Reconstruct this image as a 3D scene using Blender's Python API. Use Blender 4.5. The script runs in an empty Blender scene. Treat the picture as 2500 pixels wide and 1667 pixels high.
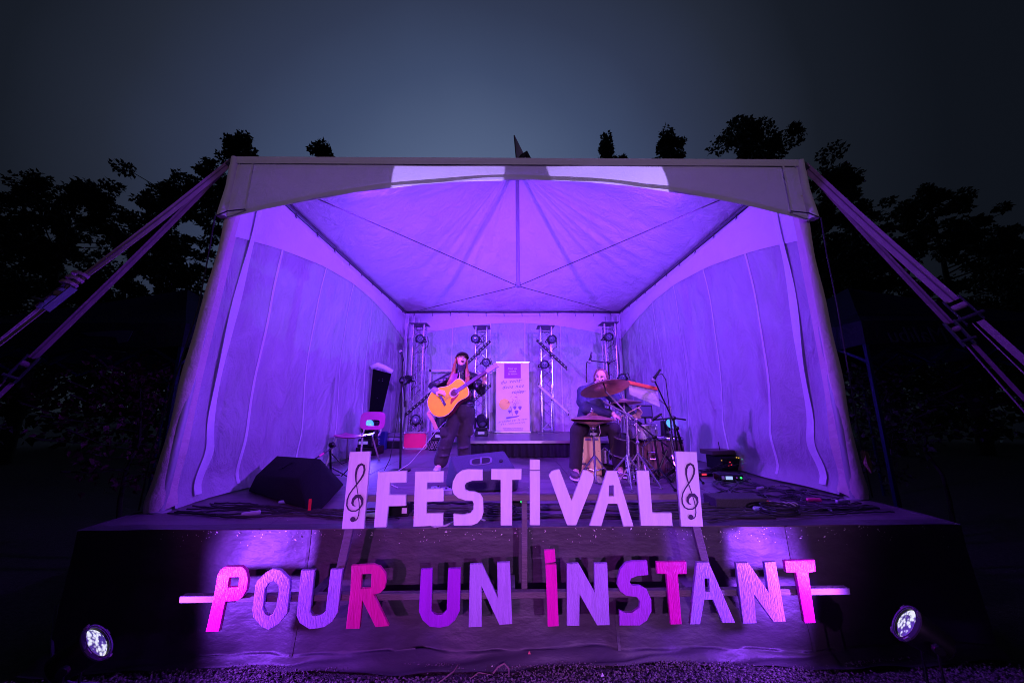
import bpy, bmesh, math, random
import numpy as np
from mathutils import Vector, Matrix, Euler, Quaternion
R = math.radians
rnd = random.Random(7)
C = bpy.context.scene.collection
scene = bpy.context.scene

# ---------------------------------------------------------------- camera
cam_d = bpy.data.cameras.new('camera')
cam = bpy.data.objects.new('camera', cam_d); C.objects.link(cam)
cam_d.sensor_width = 36.0; cam_d.sensor_fit = 'HORIZONTAL'; cam_d.lens = 12.056
cam_d.clip_start = 0.05; cam_d.clip_end = 600
pt, yw, rl = 0.18677, 0.011787, -0.003089
fw = Vector((math.sin(yw)*math.cos(pt), math.cos(yw)*math.cos(pt), math.sin(pt)))
r0 = Vector((math.cos(yw), -math.sin(yw), 0)); u0 = r0.cross(fw)
rr = r0*math.cos(rl)+u0*math.sin(rl); uu = -r0*math.sin(rl)+u0*math.cos(rl)
cam.matrix_world = Matrix(((rr.x, uu.x, -fw.x, -0.1243), (rr.y, uu.y, -fw.y, 0), (rr.z, uu.z, -fw.z, 1.6619), (0, 0, 0, 1)))
scene.camera = cam

# ---------------------------------------------------------------- dusk sky
w = bpy.data.worlds.new('World'); scene.world = w; w.use_nodes = True
nt = w.node_tree; nt.nodes.clear()
wo = nt.nodes.new('ShaderNodeOutputWorld'); bg = nt.nodes.new('ShaderNodeBackground')
tc = nt.nodes.new('ShaderNodeTexCoord'); nrm = nt.nodes.new('ShaderNodeVectorMath'); nrm.operation = 'NORMALIZE'
dt = nt.nodes.new('ShaderNodeVectorMath'); dt.operation = 'DOT_PRODUCT'
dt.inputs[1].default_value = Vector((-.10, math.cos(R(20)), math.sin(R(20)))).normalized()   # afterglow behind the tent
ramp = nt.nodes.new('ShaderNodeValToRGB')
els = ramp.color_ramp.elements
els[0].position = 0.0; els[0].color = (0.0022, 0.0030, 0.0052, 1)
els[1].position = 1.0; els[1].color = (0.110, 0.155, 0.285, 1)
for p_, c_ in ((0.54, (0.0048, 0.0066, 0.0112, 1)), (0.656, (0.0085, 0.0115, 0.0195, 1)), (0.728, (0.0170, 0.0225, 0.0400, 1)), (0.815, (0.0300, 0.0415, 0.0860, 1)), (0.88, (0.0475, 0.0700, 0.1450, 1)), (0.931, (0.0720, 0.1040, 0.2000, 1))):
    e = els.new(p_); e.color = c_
sky_noise = nt.nodes.new('ShaderNodeTexNoise'); sky_noise.inputs['Scale'].default_value = 2.2; sky_noise.inputs['Detail'].default_value = 3
sm = nt.nodes.new('ShaderNodeMath'); sm.operation = 'MULTIPLY_ADD'; sm.inputs[1].default_value = 0.05
nt.links.new(tc.outputs['Generated'], nrm.inputs[0]); nt.links.new(nrm.outputs[0], dt.inputs[0])
nt.links.new(nrm.outputs[0], sky_noise.inputs['Vector'])
sb = nt.nodes.new('ShaderNodeMath'); sb.operation = 'SUBTRACT'; sb.inputs[1].default_value = 0.025
nt.links.new(sky_noise.outputs[0], sm.inputs[0]); nt.links.new(dt.outputs['Value'], sm.inputs[2])
nt.links.new(sm.outputs[0], sb.inputs[0])
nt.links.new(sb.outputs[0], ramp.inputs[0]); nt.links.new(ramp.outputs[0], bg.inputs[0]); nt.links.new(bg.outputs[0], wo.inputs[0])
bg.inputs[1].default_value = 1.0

# ---------------------------------------------------------------- stage lighting (lamps of the place and one added fill)
VIOLET = (0.125, 0.068, 1.0); LILAC = (0.64, 0.24, 1.0)
def spot(name, loc, target, energy, color, size, blend, radius=0.08):
    d = bpy.data.lights.new(name, 'SPOT'); d.energy = energy; d.color = color
    d.spot_size = R(size); d.spot_blend = blend; d.shadow_soft_size = radius
    o = bpy.data.objects.new(name, d); C.objects.link(o); o.location = loc
    o.rotation_euler = (Vector(target)-Vector(loc)).to_track_quat('-Z', 'Y').to_euler()
    return o
# two front-of-house lamps on masts behind the audience
spot('front_lamp', (-2.2, -9.0, 4.2), (-0.35, 4.5, 1.05), 3300, (.62, .09, 1.0), 20.5, .8, 0.12)
spot('front_lamp', (2.3, -9.0, 4.2), (0.35, 4.5, 1.05), 3400, (.60, .23, 1.0), 20.5, .8, 0.12)

# unseen fill lamp, added to brighten the valance and post sleeves
spot('valance_fill', (.5, -14.0, 5.5), (0, 3.0, 3.9), 1700, (.66, .46, .92), 29, .9, .2)
# two wash lamps hung from the front eave beam behind the valance, throwing back into the tent
spot('eave_lamp', (-2.25, 3.26, 3.68), (1.6, 7.0, 1.9), 1230, (.21, .034, 1.0), 130, .8, .07)
spot('eave_lamp', (2.25, 3.26, 3.68), (-1.6, 7.0, 1.9), 1230, (.21, .034, 1.0), 130, .8, .07)

scene.view_settings.view_transform = 'Standard'; scene.view_settings.look = 'None'
scene.view_settings.exposure = 0.0; scene.view_settings.gamma = 1.0
scene.cycles.use_denoising = True; scene.cycles.filter_width = 1.0
scene.cycles.max_bounces = 6; scene.cycles.diffuse_bounces = 3; scene.cycles.transparent_max_bounces = 16
scene.cycles.sample_clamp_indirect = 4.0
scene.cycles.caustics_reflective = False; scene.cycles.caustics_refractive = False

# ---------------------------------------------------------------- materials
MATS = {}
def mat(name, col, rough=0.6, metal=0.0, var=0.0, vscale=8.0, bump=0.0, bscale=40.0, stretch=(1, 1, 1), emit=None, estr=0.0, coat=0.0, spec=0.5):
    if name in MATS: return MATS[name]
    m = bpy.data.materials.new(name); m.use_nodes = True; n = m.node_tree.nodes; l = m.node_tree.links
    b = n['Principled BSDF']; b.inputs['Base Color'].default_value = (*col, 1)
    b.inputs['Roughness'].default_value = rough; b.inputs['Metallic'].default_value = metal
    b.inputs['Coat Weight'].default_value = coat; b.inputs['Specular IOR Level'].default_value = spec
    if emit: b.inputs['Emission Color'].default_value = (*emit, 1); b.inputs['Emission Strength'].default_value = estr
    if var or bump:
        t = n.new('ShaderNodeTexCoord'); mp = n.new('ShaderNodeMapping'); mp.inputs['Scale'].default_value = stretch
        l.new(t.outputs['Object'], mp.inputs[0])
    if var:
        no = n.new('ShaderNodeTexNoise'); no.inputs['Scale'].default_value = vscale; no.inputs['Detail'].default_value = 6; no.inputs['Roughness'].default_value = 0.65
        l.new(mp.outputs[0], no.inputs[0])
        mr = n.new('ShaderNodeMapRange'); mr.inputs[1].default_value = 0.3; mr.inputs[2].default_value = 0.7
        mr.inputs[3].default_value = 1-var; mr.inputs[4].default_value = 1+var*0.6
        l.new(no.outputs[0], mr.inputs[0])
        mx = n.new('ShaderNodeVectorMath'); mx.operation = 'SCALE'; mx.inputs[0].default_value = col
        l.new(mr.outputs[0], mx.inputs['Scale']); l.new(mx.outputs[0], b.inputs['Base Color'])
    if bump:
        nb = n.new('ShaderNodeTexNoise'); nb.inputs['Scale'].default_value = bscale; nb.inputs['Detail'].default_value = 5
        l.new(mp.outputs[0], nb.inputs[0])
        bp = n.new('ShaderNodeBump'); bp.inputs['Strength'].default_value = bump; bp.inputs['Distance'].default_value = 0.02
        l.new(nb.outputs[0], bp.inputs['Height']); l.new(bp.outputs[0], b.inputs['Normal'])
    MATS[name] = m; return m

def cloth(name, col, transp=0.0, transl=0.0, var=0.06, wr=0.4, wscale=3.0, stretch=(1, 1, 1), rough=0.5, ridge=0.35, dist=0.06):
    """tent sheeting: diffuse + see-through share + light-through share, wrinkled"""
    m = bpy.data.materials.new(name); m.use_nodes = True; n = m.node_tree.nodes; l = m.node_tree.links
    n.remove(n['Principled BSDF']); out = n['Material Output']
    t = n.new('ShaderNodeTexCoord'); mp = n.new('ShaderNodeMapping'); mp.inputs['Scale'].default_value = stretch
    l.new(t.outputs['Object'], mp.inputs[0])
    no = n.new('ShaderNodeTexNoise'); no.inputs['Scale'].default_value = 2.3; no.inputs['Detail'].default_value = 7; no.inputs['Roughness'].default_value = 0.7
    l.new(mp.outputs[0], no.inputs[0])
    mr = n.new('ShaderNodeMapRange'); mr.inputs[1].default_value = 0.3; mr.inputs[2].default_value = 0.7; mr.inputs[3].default_value = 1-var; mr.inputs[4].default_value = 1+var*.5
    l.new(no.outputs[0], mr.inputs[0])
    sc = n.new('ShaderNodeVectorMath'); sc.operation = 'SCALE'; sc.inputs[0].default_value = col; l.new(mr.outputs[0], sc.inputs['Scale'])
    nb = n.new('ShaderNodeTexNoise'); nb.inputs['Scale'].default_value = wscale*2; nb.inputs['Detail'].default_value = 8; nb.inputs['Roughness'].default_value = 0.6; nb.inputs['Distortion'].default_value = 0.6
    l.new(mp.outputs[0], nb.inputs[0])
    rg = n.new('ShaderNodeTexNoise'); rg.noise_type = 'RIDGED_MULTIFRACTAL'; rg.inputs['Scale'].default_value = wscale*.55; rg.inputs['Detail'].default_value = 5; rg.inputs['Roughness'].default_value = 0.55; rg.inputs['Distortion'].default_value = 0.5
    l.new(mp.outputs[0], rg.inputs[0])
    hs_ = n.new('ShaderNodeMath'); hs_.operation = 'MULTIPLY_ADD'; hs_.inputs[1].default_value = ridge; l.new(rg.outputs[0], hs_.inputs[0]); l.new(nb.outputs[0], hs_.inputs[2])
    bp = n.new('ShaderNodeBump'); bp.inputs['Strength'].default_value = wr; bp.inputs['Distance'].default_value = dist
    l.new(hs_.outputs[0], bp.inputs['Height'])
    d = n.new('ShaderNodeBsdfDiffuse'); l.new(sc.outputs[0], d.inputs[0]); l.new(bp.outputs[0], d.inputs['Normal'])
    cur = d.outputs[0]
    if transl:
        tl = n.new('ShaderNodeBsdfTranslucent'); l.new(sc.outputs[0], tl.inputs[0]); mx = n.new('ShaderNodeMixShader'); mx.inputs[0].default_value = transl
        l.new(cur, mx.inputs[1]); l.new(tl.outputs[0], mx.inputs[2]); cur = mx.outputs[0]
    g = n.new('ShaderNodeBsdfGlossy'); g.inputs['Roughness'].default_value = rough; l.new(bp.outputs[0], g.inputs['Normal'])
    mg = n.new('ShaderNodeMixShader'); mg.inputs[0].default_value = 0.03; l.new(cur, mg.inputs[1]); l.new(g.outputs[0], mg.inputs[2]); cur = mg.outputs[0]
    if transp:
        tr = n.new('ShaderNodeBsdfTransparent'); mt = n.new('ShaderNodeMixShader')
        # the sheeting is unevenly milky
        mr2 = n.new('ShaderNodeMapRange'); mr2.inputs[1].default_value = 0.3; mr2.inputs[2].default_value = 0.7; mr2.inputs[3].default_value = transp+.06; mr2.inputs[4].default_value = transp-.06
        l.new(nb.outputs[0], mr2.inputs[0]); l.new(mr2.outputs[0], mt.inputs[0])
        l.new(cur, mt.inputs[1]); l.new(tr.outputs[0], mt.inputs[2]); cur = mt.outputs[0]
    l.new(cur, out.inputs[0]); MATS[name] = m; return m

# ---------------------------------------------------------------- builders
class MB:
    def __init__(s): s.v = []; s.f = []
    def add(s, vs, fs):
        o = len(s.v); s.v += [tuple(a) for a in vs]; s.f += [tuple(i+o for i in f) for f in fs]; return s
    def box(s, c, d, rot=None, taper=1.0):
        hx, hy, hz = d[0]/2, d[1]/2, d[2]/2; vs = []
        for z in (-1, 1):
            k = taper if z > 0 else 1
            for x, y in ((-1, -1), (1, -1), (1, 1), (-1, 1)): vs.append(Vector((x*hx*k, y*hy*k, z*hz)))
        if rot is not None:
            M = rot if isinstance(rot, Matrix) else Euler(rot).to_matrix(); vs = [M @ a for a in vs]
        vs = [a+Vector(c) for a in vs]
        return s.add(vs, [(3, 2, 1, 0), (4, 5, 6, 7), (0, 1, 5, 4), (1, 2, 6, 5), (2, 3, 7, 6), (3, 0, 4, 7)])
    def bar(s, a, b, w, h, up=(0, 0, 1)):
        a, b = Vector(a), Vector(b); d = (b-a); L = d.length; d.normalize(); up = Vector(up)
        if abs(d.dot(up)) > .98: up = Vector((0, 1, 0))
        x = d.cross(up).normalized(); y = x.cross(d)
        M = Matrix((x, d, y)).transposed()
        return s.box((a+b)/2, (w, L, h), M)
    def tube(s, pts, r, n=8, caps=True):
        pts = [Vector(p) for p in pts]; rs = r if isinstance(r, (list, tuple)) else [r]*len(pts)
        ring0 = len(s.v); prev = None
        for i, p in enumerate(pts):
            d = (pts[min(i+1, len(pts)-1)]-pts[max(i-1, 0)])
            if d.length < 1e-9: d = Vector((0, 0, 1))
            d.normalize()
            if prev is None:
                ref = Vector((0, 0, 1)) if abs(d.z) < .9 else Vector((0, 1, 0)); x = d.cross(ref).normalized()
            else:
                x = prev - d*prev.dot(d)
                if x.length < 1e-6: x = d.orthogonal()
                x.normalize()
            prev = x; y = d.cross(x)
            for k in range(n):
                a = 2*math.pi*k/n; s.v.append(tuple(p+(x*math.cos(a)+y*math.sin(a))*rs[i]))
        for i in range(len(pts)-1):
            for k in range(n):
                a = ring0+i*n+k; b = ring0+i*n+(k+1) % n; s.f.append((a, b, b+n, a+n))
        if caps:
            s.f.append(tuple(ring0+k for k in reversed(range(n)))); e = ring0+(len(pts)-1)*n; s.f.append(tuple(e+k for k in range(n)))
        return s
    def lathe(s, prof, c=(0, 0, 0), axis=(0, 0, 1), n=20, cap=True):
        q = Vector((0, 0, 1)).rotation_difference(Vector(axis).normalized()); c = Vector(c); o = len(s.v)
        for r, z in prof:
            for k in range(n):
                a = 2*math.pi*k/n; s.v.append(tuple(c+q @ Vector((r*math.cos(a), r*math.sin(a), z))))
        for i in range(len(prof)-1):
            for k in range(n):
                a = o+i*n+k; b = o+i*n+(k+1) % n; s.f.append((a, b, b+n, a+n))
        if cap:
            s.f.append(tuple(o+k for k in reversed(range(n)))); e = o+(len(prof)-1)*n; s.f.append(tuple(e+k for k in range(n)))
        return s
    def ball(s, c, r, n=12, m=8, rot=None):
        r = (r, r, r) if isinstance(r, (int, float)) else r; c = Vector(c); o = len(s.v)
        M = Matrix.Identity(3) if rot is None else (rot if isinstance(rot, Matrix) else Euler(rot).to_matrix())
        for i in range(m+1):
            t = math.pi*i/m
            rr_ = max(math.sin(t), 1e-4)
            for k in range(n):
                a = 2*math.pi*k/n; s.v.append(tuple(c+M @ Vector((r[0]*rr_*math.cos(a), r[1]*rr_*math.sin(a), r[2]*math.cos(t)))))
        for i in range(m):
            for k in range(n):
                a = o+i*n+k; b = o+i*n+(k+1) % n; s.f.append((a, a+n, b+n, b))
        return s
    def grid(s, nu, nv, fn):
        o = len(s.v)
        for j in range(nv+1):
            for i in range(nu+1): s.v.append(tuple(fn(i/nu, j/nv)))
        for j in range(nv):
            for i in range(nu):
                a = o+j*(nu+1)+i; s.f.append((a, a+1, a+nu+2, a+nu+1))
        return s
    def ribbon(s, pts, wdt, side=None):
        """flat strap through pts, 3 mm thick"""
        pts = [Vector(p) for p in pts]; o = len(s.v)
        for i, p in enumerate(pts):
            d = (pts[min(i+1, len(pts)-1)]-pts[max(i-1, 0)]).normalized()
            sd = Vector(side[i] if isinstance(side, list) else (side or (0, 1, 0))); sd = (sd-d*sd.dot(d)).normalized(); nn = d.cross(sd)
            ww = wdt[i] if isinstance(wdt, (list, tuple)) else wdt
            for a, b in ((-1, -1), (1, -1), (1, 1), (-1, 1)): s.v.append(tuple(p+sd*a*ww/2+nn*b*0.002))
        for i in range(len(pts)-1):
            for k in range(4):
                a = o+i*4+k; b = o+i*4+(k+1) % 4; s.f.append((a, b, b+4, a+4))
        s.f.append((o+3, o+2, o+1, o)); e = o+(len(pts)-1)*4; s.f.append((e, e+1, e+2, e+3))
        return s
    def build(s, name, m, parent=None, world=True, smooth=35, bevel=0.0):
        me = bpy.data.meshes.new(name); off = Vector((0, 0, 0))
        if parent is not None and world: off = base_of(parent)
        me.from_pydata([(a[0]-off.x, a[1]-off.y, a[2]-off.z) for a in s.v], [], s.f)
        return finish(me, name, m, parent, smooth, bevel)
def base_of(o):
    v = Vector((0, 0, 0))
    while o is not None: v += Vector(o.location); o = o.parent
    return v
def finish(me, name, m, parent, smooth=35, bevel=0.0, fix=True):
    if fix or bevel:
        bm = bmesh.new(); bm.from_mesh(me)
        if fix: bmesh.ops.recalc_face_normals(bm, faces=bm.faces)
        if bevel: bmesh.ops.bevel(bm, geom=[e for e in bm.edges if len(e.link_faces) == 2 and e.calc_face_angle(0) > 0.5], offset=bevel, segments=1, affect='EDGES')
        bm.to_mesh(me); bm.free()
    if smooth:
        for p in me.polygons: p.use_smooth = True
        me.set_sharp_from_angle(angle=R(smooth))
    me.update(); o = bpy.data.objects.new(name, me); C.objects.link(o)
    if m is not None: me.materials.append(m)
    if parent is not None: o.parent = parent
    return o
def hull(name, pts, m, parent=None, bevel=0.01, world=True):
    bm = bmesh.new(); off = base_of(parent) if parent is not None and world else Vector()
    for p in pts: bm.verts.new(Vector(p)-off)
    r = bmesh.ops.convex_hull(bm, input=bm.verts); bmesh.ops.delete(bm, geom=[g for g in r['geom_interior'] if isinstance(g, bmesh.types.BMVert)], context='VERTS')
    bmesh.ops.dissolve_limit(bm, angle_limit=R(4), verts=bm.verts, edges=bm.edges)
    me = bpy.data.meshes.new(name); bm.to_mesh(me); bm.free()
    return finish(me, name, m, parent, 30, bevel)
def empty(name, loc=(0, 0, 0), label=None, cat=None, group=None, rot=None):
    o = bpy.data.objects.new(name, None); C.objects.link(o); o.location = loc; o.empty_display_size = .1
    if rot is not None: o.rotation_euler = rot
    return tag(o, label, cat, group)
def tag(o, label=None, cat=None, group=None, kind=None):
    if label: o['label'] = label
    if cat: o['category'] = cat
    if group: o['group'] = group
    if kind: o['kind'] = kind
    return o
def copy_tree(o, parent=None):
    c = o.copy(); C.objects.link(c); c.parent = parent
    for ch in list(o.children): copy_tree(ch, c)
    return c
def evald(o):
    dg = bpy.context.evaluated_depsgraph_get(); return bpy.data.meshes.new_from_object(o.evaluated_get(dg))
def remeshed(mb, name, m, parent, voxel=0.012, smooth_it=4):
    """closed overlapping forms melted into one continuous skin"""
    o = mb.build(name, m, parent, smooth=0)
    md = o.modifiers.new('r', 'REMESH'); md.mode = 'VOXEL'; md.voxel_size = voxel
    ms = o.modifiers.new('s', 'SMOOTH'); ms.factor = 0.5; ms.iterations = smooth_it
    me = evald(o); o.modifiers.clear(); old = o.data; o.data = me; me.name = name; bpy.data.meshes.remove(old)
    if not me.materials: me.materials.append(m)
    for p in me.polygons: p.use_smooth = True
    return o
def flat_shape(name, polys, depth, m, parent, y, bevel=0.002, smooth_pts=False):
    """a board cut to an outline (polys[0]) with holes, standing in the xz plane, front at y"""
    cu = bpy.data.curves.new(name, 'CURVE'); cu.dimensions = '2D'; cu.fill_mode = 'BOTH'; cu.extrude = depth/2-bevel; cu.bevel_depth = bevel; cu.bevel_resolution = 0
    for poly in polys:
        sp = cu.splines.new('POLY'); sp.points.add(len(poly)-1); sp.use_cyclic_u = True
        for p, (x, z) in zip(sp.points, poly): p.co = (x, z, 0, 1)
    o = bpy.data.objects.new(name, cu); C.objects.link(o)
    me = evald(o); bpy.data.objects.remove(o); bpy.data.curves.remove(cu)
    off = base_of(parent) if parent is not None else Vector()
    for v in me.vertices: v.co = Vector((v.co.x, y+depth/2-v.co.z, v.co.y))-off
    return finish(me, name, m, parent, 30)
def text_mesh(name, body, size, m, parent, M, shear=0.0, depth=0.001, align='CENTER', space=1.0):
    cu = bpy.data.curves.new(name, 'FONT'); cu.body = body; cu.size = size; cu.align_x = align; cu.align_y = 'CENTER'; cu.shear = shear; cu.extrude = depth; cu.space_character = space; cu.resolution_u = 3
    o = bpy.data.objects.new(name, cu); C.objects.link(o); me = evald(o); bpy.data.objects.remove(o); bpy.data.curves.remove(cu)
    off = base_of(parent) if parent is not None else Vector()
    for v in me.vertices: v.co = (M @ v.co)-off
    return finish(me, name, m, parent, 0, fix=False)
# ---------------------------------------------------------------- ground
M_ground = mat('gravel_ground', (0.09, 0.075, 0.075), 0.9, var=0.5, vscale=30, bump=1.0, bscale=120)
def ground_z(x, y):
    return 0.012*math.sin(x*1.7+y*2.1)+0.01*math.sin(x*3.9-y*1.3)
gb = MB(); g = 160
xs = [-160, -60, -25, -12]+[-6+i*0.15 for i in range(81)]+[12, 25, 60, 160]
ys = [-60, -20, -6, 0, 1]+[1.6+i*0.1 for i in range(24)]+[4.6, 8, 16, 40, 100, 200]
gb.v = [(x, y, ground_z(x, y)-0.015) for y in ys for x in xs]
nx = len(xs)
gb.f = [(j*nx+i, j*nx+i+1, (j+1)*nx+i+1, (j+1)*nx+i) for j in range(len(ys)-1) for i in range(nx-1)]
tag(gb.build('ground', M_ground), kind='structure')

# loose gravel in front of the stage
def scatter_stones(name, n, fn, m, label=None):
    r = np.random.default_rng(5); V = []; F = []
    base = np.array([(1, 0, 0), (-1, 0, 0), (0, 1, 0), (0, -1, 0), (0, 0, 1), (0, 0, -1)], float)
    tri = [(0, 2, 4), (2, 1, 4), (1, 3, 4), (3, 0, 4), (2, 0, 5), (1, 2, 5), (3, 1, 5), (0, 3, 5)]
    for i in range(n):
        x, y, z, s = fn(r); sc = s*r.uniform(.6, 1.3, 3); a = r.uniform(0, 6.28); p = base*r.uniform(.7, 1.3, (6, 1))*sc
        c_, s_ = math.cos(a), math.sin(a); q = np.stack([p[:, 0]*c_-p[:, 1]*s_+x, p[:, 0]*s_+p[:, 1]*c_+y, p[:, 2]*.7+z], 1)
        o = len(V); V += [tuple(k) for k in q]; F += [(a_+o, b_+o, c2+o) for a_, b_, c2 in tri]
    me = bpy.data.meshes.new(name); me.from_pydata(V, [], F)
    return finish(me, name, m, None, 0, fix=False)
M_stone = mat('stone', (0.20, 0.165, 0.16), 0.65, var=0.6, vscale=18)
def gravel_at(r):
    while True:
        x = r.uniform(-3.6, 3.6); y = r.uniform(2.2, 2.66)
        edge = 2.53+0.035*math.sin(x*2.3)+0.02*math.sin(x*7.1+1)
        if y < edge+0.03*r.random() : break
    return x, y, ground_z(x, y)+r.uniform(-.012, .006), r.uniform(.004, .0095)
tag(scatter_stones('gravel', 16000, gravel_at, M_stone), 'dark crushed gravel lying in front of the stage skirt', 'gravel', kind='stuff')
def spill_at(r):
    x = r.uniform(-2.6, 2.6); y = 2.605+0.02*math.sin(x*2.1+.5)+0.02*math.sin(x*5.3)+r.normal()*0.012
    if r.random() < .35:
        k = r.choice([-1.5, -.25, .35, 1.05, 1.75]); x = k+r.normal()*0.18; y = 2.565+r.normal()*.02
    return x, y, 0.014+r.uniform(-.003, .005), r.uniform(.003, .0075)
tag(scatter_stones('gravel_spill', 2600, spill_at, M_stone), 'thin line of gravel spilled on the black ground cloth', 'gravel', kind='stuff')

# ---------------------------------------------------------------- stage
ST = 0.80; SF = 2.70
M_deck = mat('deck_plywood', (0.14, 0.10, 0.13), 0.5, var=0.45, vscale=5, bump=0.25, bscale=60, stretch=(0.25, 3, 3))
M_skirt = mat('skirt_cloth', (0.07, 0.06, 0.07), 0.5, var=0.25, vscale=3, bump=0.5, bscale=10, stretch=(.7, 1, 1.5))
stage = empty('stage', (0, SF, 0), 'low stage with dark plywood deck and black cloth skirt', 'stage')
for j in range(5):
    for i in range(5):
        x0 = -3.2+i*1.28; y0 = SF+0.004+j*1.22
        b = MB(); b.box((x0+.64, y0+.61, ST-.02), (1.273, 1.212, .04)); b.build('deck_panel', M_deck, stage, bevel=.003)
b = MB(); b.box((0, SF+3.0, ST-.12), (6.3, 5.9, .14)); b.build('deck_frame', mat('dark_steel', (0.03, 0.03, 0.035), .5), stage)
def skirt_fn(u, v):
    x = -3.2+6.4*u
    fold = 0.012*math.sin(x*5.2+1.3*math.sin(x*1.1))+0.016*math.sin(x*1.9+v*1.7)+.007*math.sin(x*11+v*4)+.006*math.sin(x*3.1-v*9)+.005*math.sin(x*23+v*3)*math.sin(x*2.7)+.010*math.sin(x*2.6+v*7+2*math.sin(x*.9))*math.sin(v*3.1)+.007*math.sin(x*6.5-v*12+1.7*math.sin(x*1.7))*v+.012*abs(math.sin(x*1.35+v*.8+.4))**6
    if v < .80:
        t = v/.80; z = ST-.005-(ST-.05)*t; amp = .25+t*1.0
        return (x, SF-.012+fold*amp-0.05*t*t-.03*max(0, math.sin(x*2.2+.6))*t*t, z)
    t = (v-.80)/.20
    yy = SF-.062-.03*max(0, math.sin(x*2.2+.6))+fold*1.25*(1-t)
    hem = 2.545+.03*math.sin(x*2.3)+.012*math.sin(x*9)
    return (x, yy+(hem-yy)*t, .05*(1-t)**2+.012+.012*math.sin(x*6+t*5)*(1-t)*t*4+.004*math.sin(x*17))
b = MB(); b.grid(420, 60, skirt_fn); sk = b.build('skirt', M_skirt, stage, smooth=180)
def top_roll(u, v):
    x = -3.2+6.4*u; return (x, SF-.014+.11*v, ST+.003+.005*math.sin(x*9+v*2)*.4)
b = MB(); b.grid(160, 3, top_roll); b.build('skirt_hem', M_skirt, sk, smooth=180)
for sx in (-1, 1):
    b = MB(); b.grid(30, 8, lambda u, v: (sx*(3.21+.02*math.sin(u*30)), SF+5.9*u, ST*(1-v))); b.build('side_skirt', M_skirt, stage, smooth=180)
# seams where two skirt widths overlap
for x in (-1.55, 0.62, 1.9):
    b = MB(); b.grid(1, 20, lambda u, v: (x+.02*u-.01, skirt_fn((x+3.2)/6.4, v*.8)[1]-.004, skirt_fn((x+3.2)/6.4, v*.8)[2])); b.build('skirt_seam', M_skirt, sk, smooth=180)

# black riser at the back of the stage
riser = empty('riser', (0.4, 6.08, ST), 'low black riser with pleated skirt under the roll-up banner', 'riser')
M_black = mat('black_paint', (0.012, 0.012, 0.014), 0.5, var=.3, vscale=12, spec=.25)
RT = 1.085
b = MB(); b.box((.62, 7.1, RT-.025), (2.95, 2.05, .05)); b.build('riser_top', mat('riser_deck', (0.10, 0.085, 0.095), .35, var=.3, vscale=6, stretch=(.3, 3, 3)), riser, bevel=.004)
def pleat(u, v):
    x = -.85+2.94*u; return (x, 6.09+.022*math.sin(u*150)*(.4+.6*v)+.02*math.sin(u*11)*v, RT-.03-(RT-.03-ST-.012)*v)
b = MB(); b.grid(300, 5, pleat); b.build('riser_skirt', mat('velvet', (0.018, 0.016, 0.02), .9, spec=.1), riser, smooth=180)
b = MB(); b.box((-.86, 7.1, .93), (.02, 2.0, .24)); b.build('riser_side', M_black, riser)
b = MB(); b.box((.62, 6.066, RT-.022), (2.95, .012, .04)); b.build('riser_edge', mat('metal_strip', (.6, .58, .6), .3, 1), riser)
# ---------------------------------------------------------------- frame tent
HW = 2.80; YF = 3.07; YB = 8.57; ZE = 4.06; YC = (YF+YB)/2; PK = 6.22
M_roof = cloth('roof_vinyl', (0.80, 0.79, 0.80), transl=0.08, wr=0.8, wscale=1.5, var=.05, ridge=.7, dist=.09)
M_val = cloth('valance_vinyl', (0.84, 0.82, 0.80), transl=0.11, wr=0.25, wscale=4.0, var=.07)
M_wall = cloth('wall_sheeting', (0.65, 0.64, 0.68), transp=0.20, wr=0.9, wscale=2.0, stretch=(1, 1, .5), var=.10, rough=.3, ridge=.8, dist=.09)
M_lining = cloth('lining_vinyl', (0.88, 0.87, 0.9), transl=.05, wr=.35, wscale=2.0, var=.06, ridge=.5)
M_sleeve = cloth('sleeve_vinyl', (0.80, 0.66, 0.62), transl=0.1, wr=0.4, wscale=5.0)
M_tape = cloth('welded_tape', (0.93, 0.93, 0.95), transl=0.1, wr=0.2, wscale=6)
M_alu = mat('aluminium', (0.72, 0.72, 0.74), 0.28, 1.0, var=.1, vscale=20)
M_cable = mat('steel_cable', (0.10, 0.10, 0.11), 0.35, .6); M_beam = mat('beam_dark_alu', (0.16, 0.16, 0.18), 0.35, .8)
tent = empty('frame_tent', (0, YC, ST), 'white frame tent with peaked roof, scalloped valance and milky walls over the stage', 'tent')
def roof_z(x, y):
    a = abs(x)/HW; b_ = abs(y-YC)/((YB-YF)/2); t = (a**3.4+b_**3.4)**(1/3.4)
    if t >= 1: return ZE
    ang = math.atan2(y-YC, x)
    crease = (.030*math.sin(ang*22+2*math.sin(t*5))+.018*math.sin(ang*41+t*9))*t*(1-t)*3.2*(.5+.5*math.sin(ang*3+1))
    sag = .035*math.sin(t*16+3*math.sin(ang*4))*max(0, t-.35)*(1-t)*3
    return ZE+(PK-ZE)*(1-t)**1.32+(crease*.75+sag*.8)
b = MB()
def roof_fn(u, v):
    # concentric squares towards the peak so creases can radiate
    ang = 2*math.pi*u-math.pi*.75; t = v
    k = 1/max(abs(math.cos(ang)), abs(math.sin(ang)))
    x = math.cos(ang)*k*t*HW; y = YC+math.sin(ang)*k*t*(YB-YF)/2
    return (x, y, roof_z(x, y)+.0)
b.grid(320, 56, roof_fn); b.build('roof', M_roof, tent, smooth=180)
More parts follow.
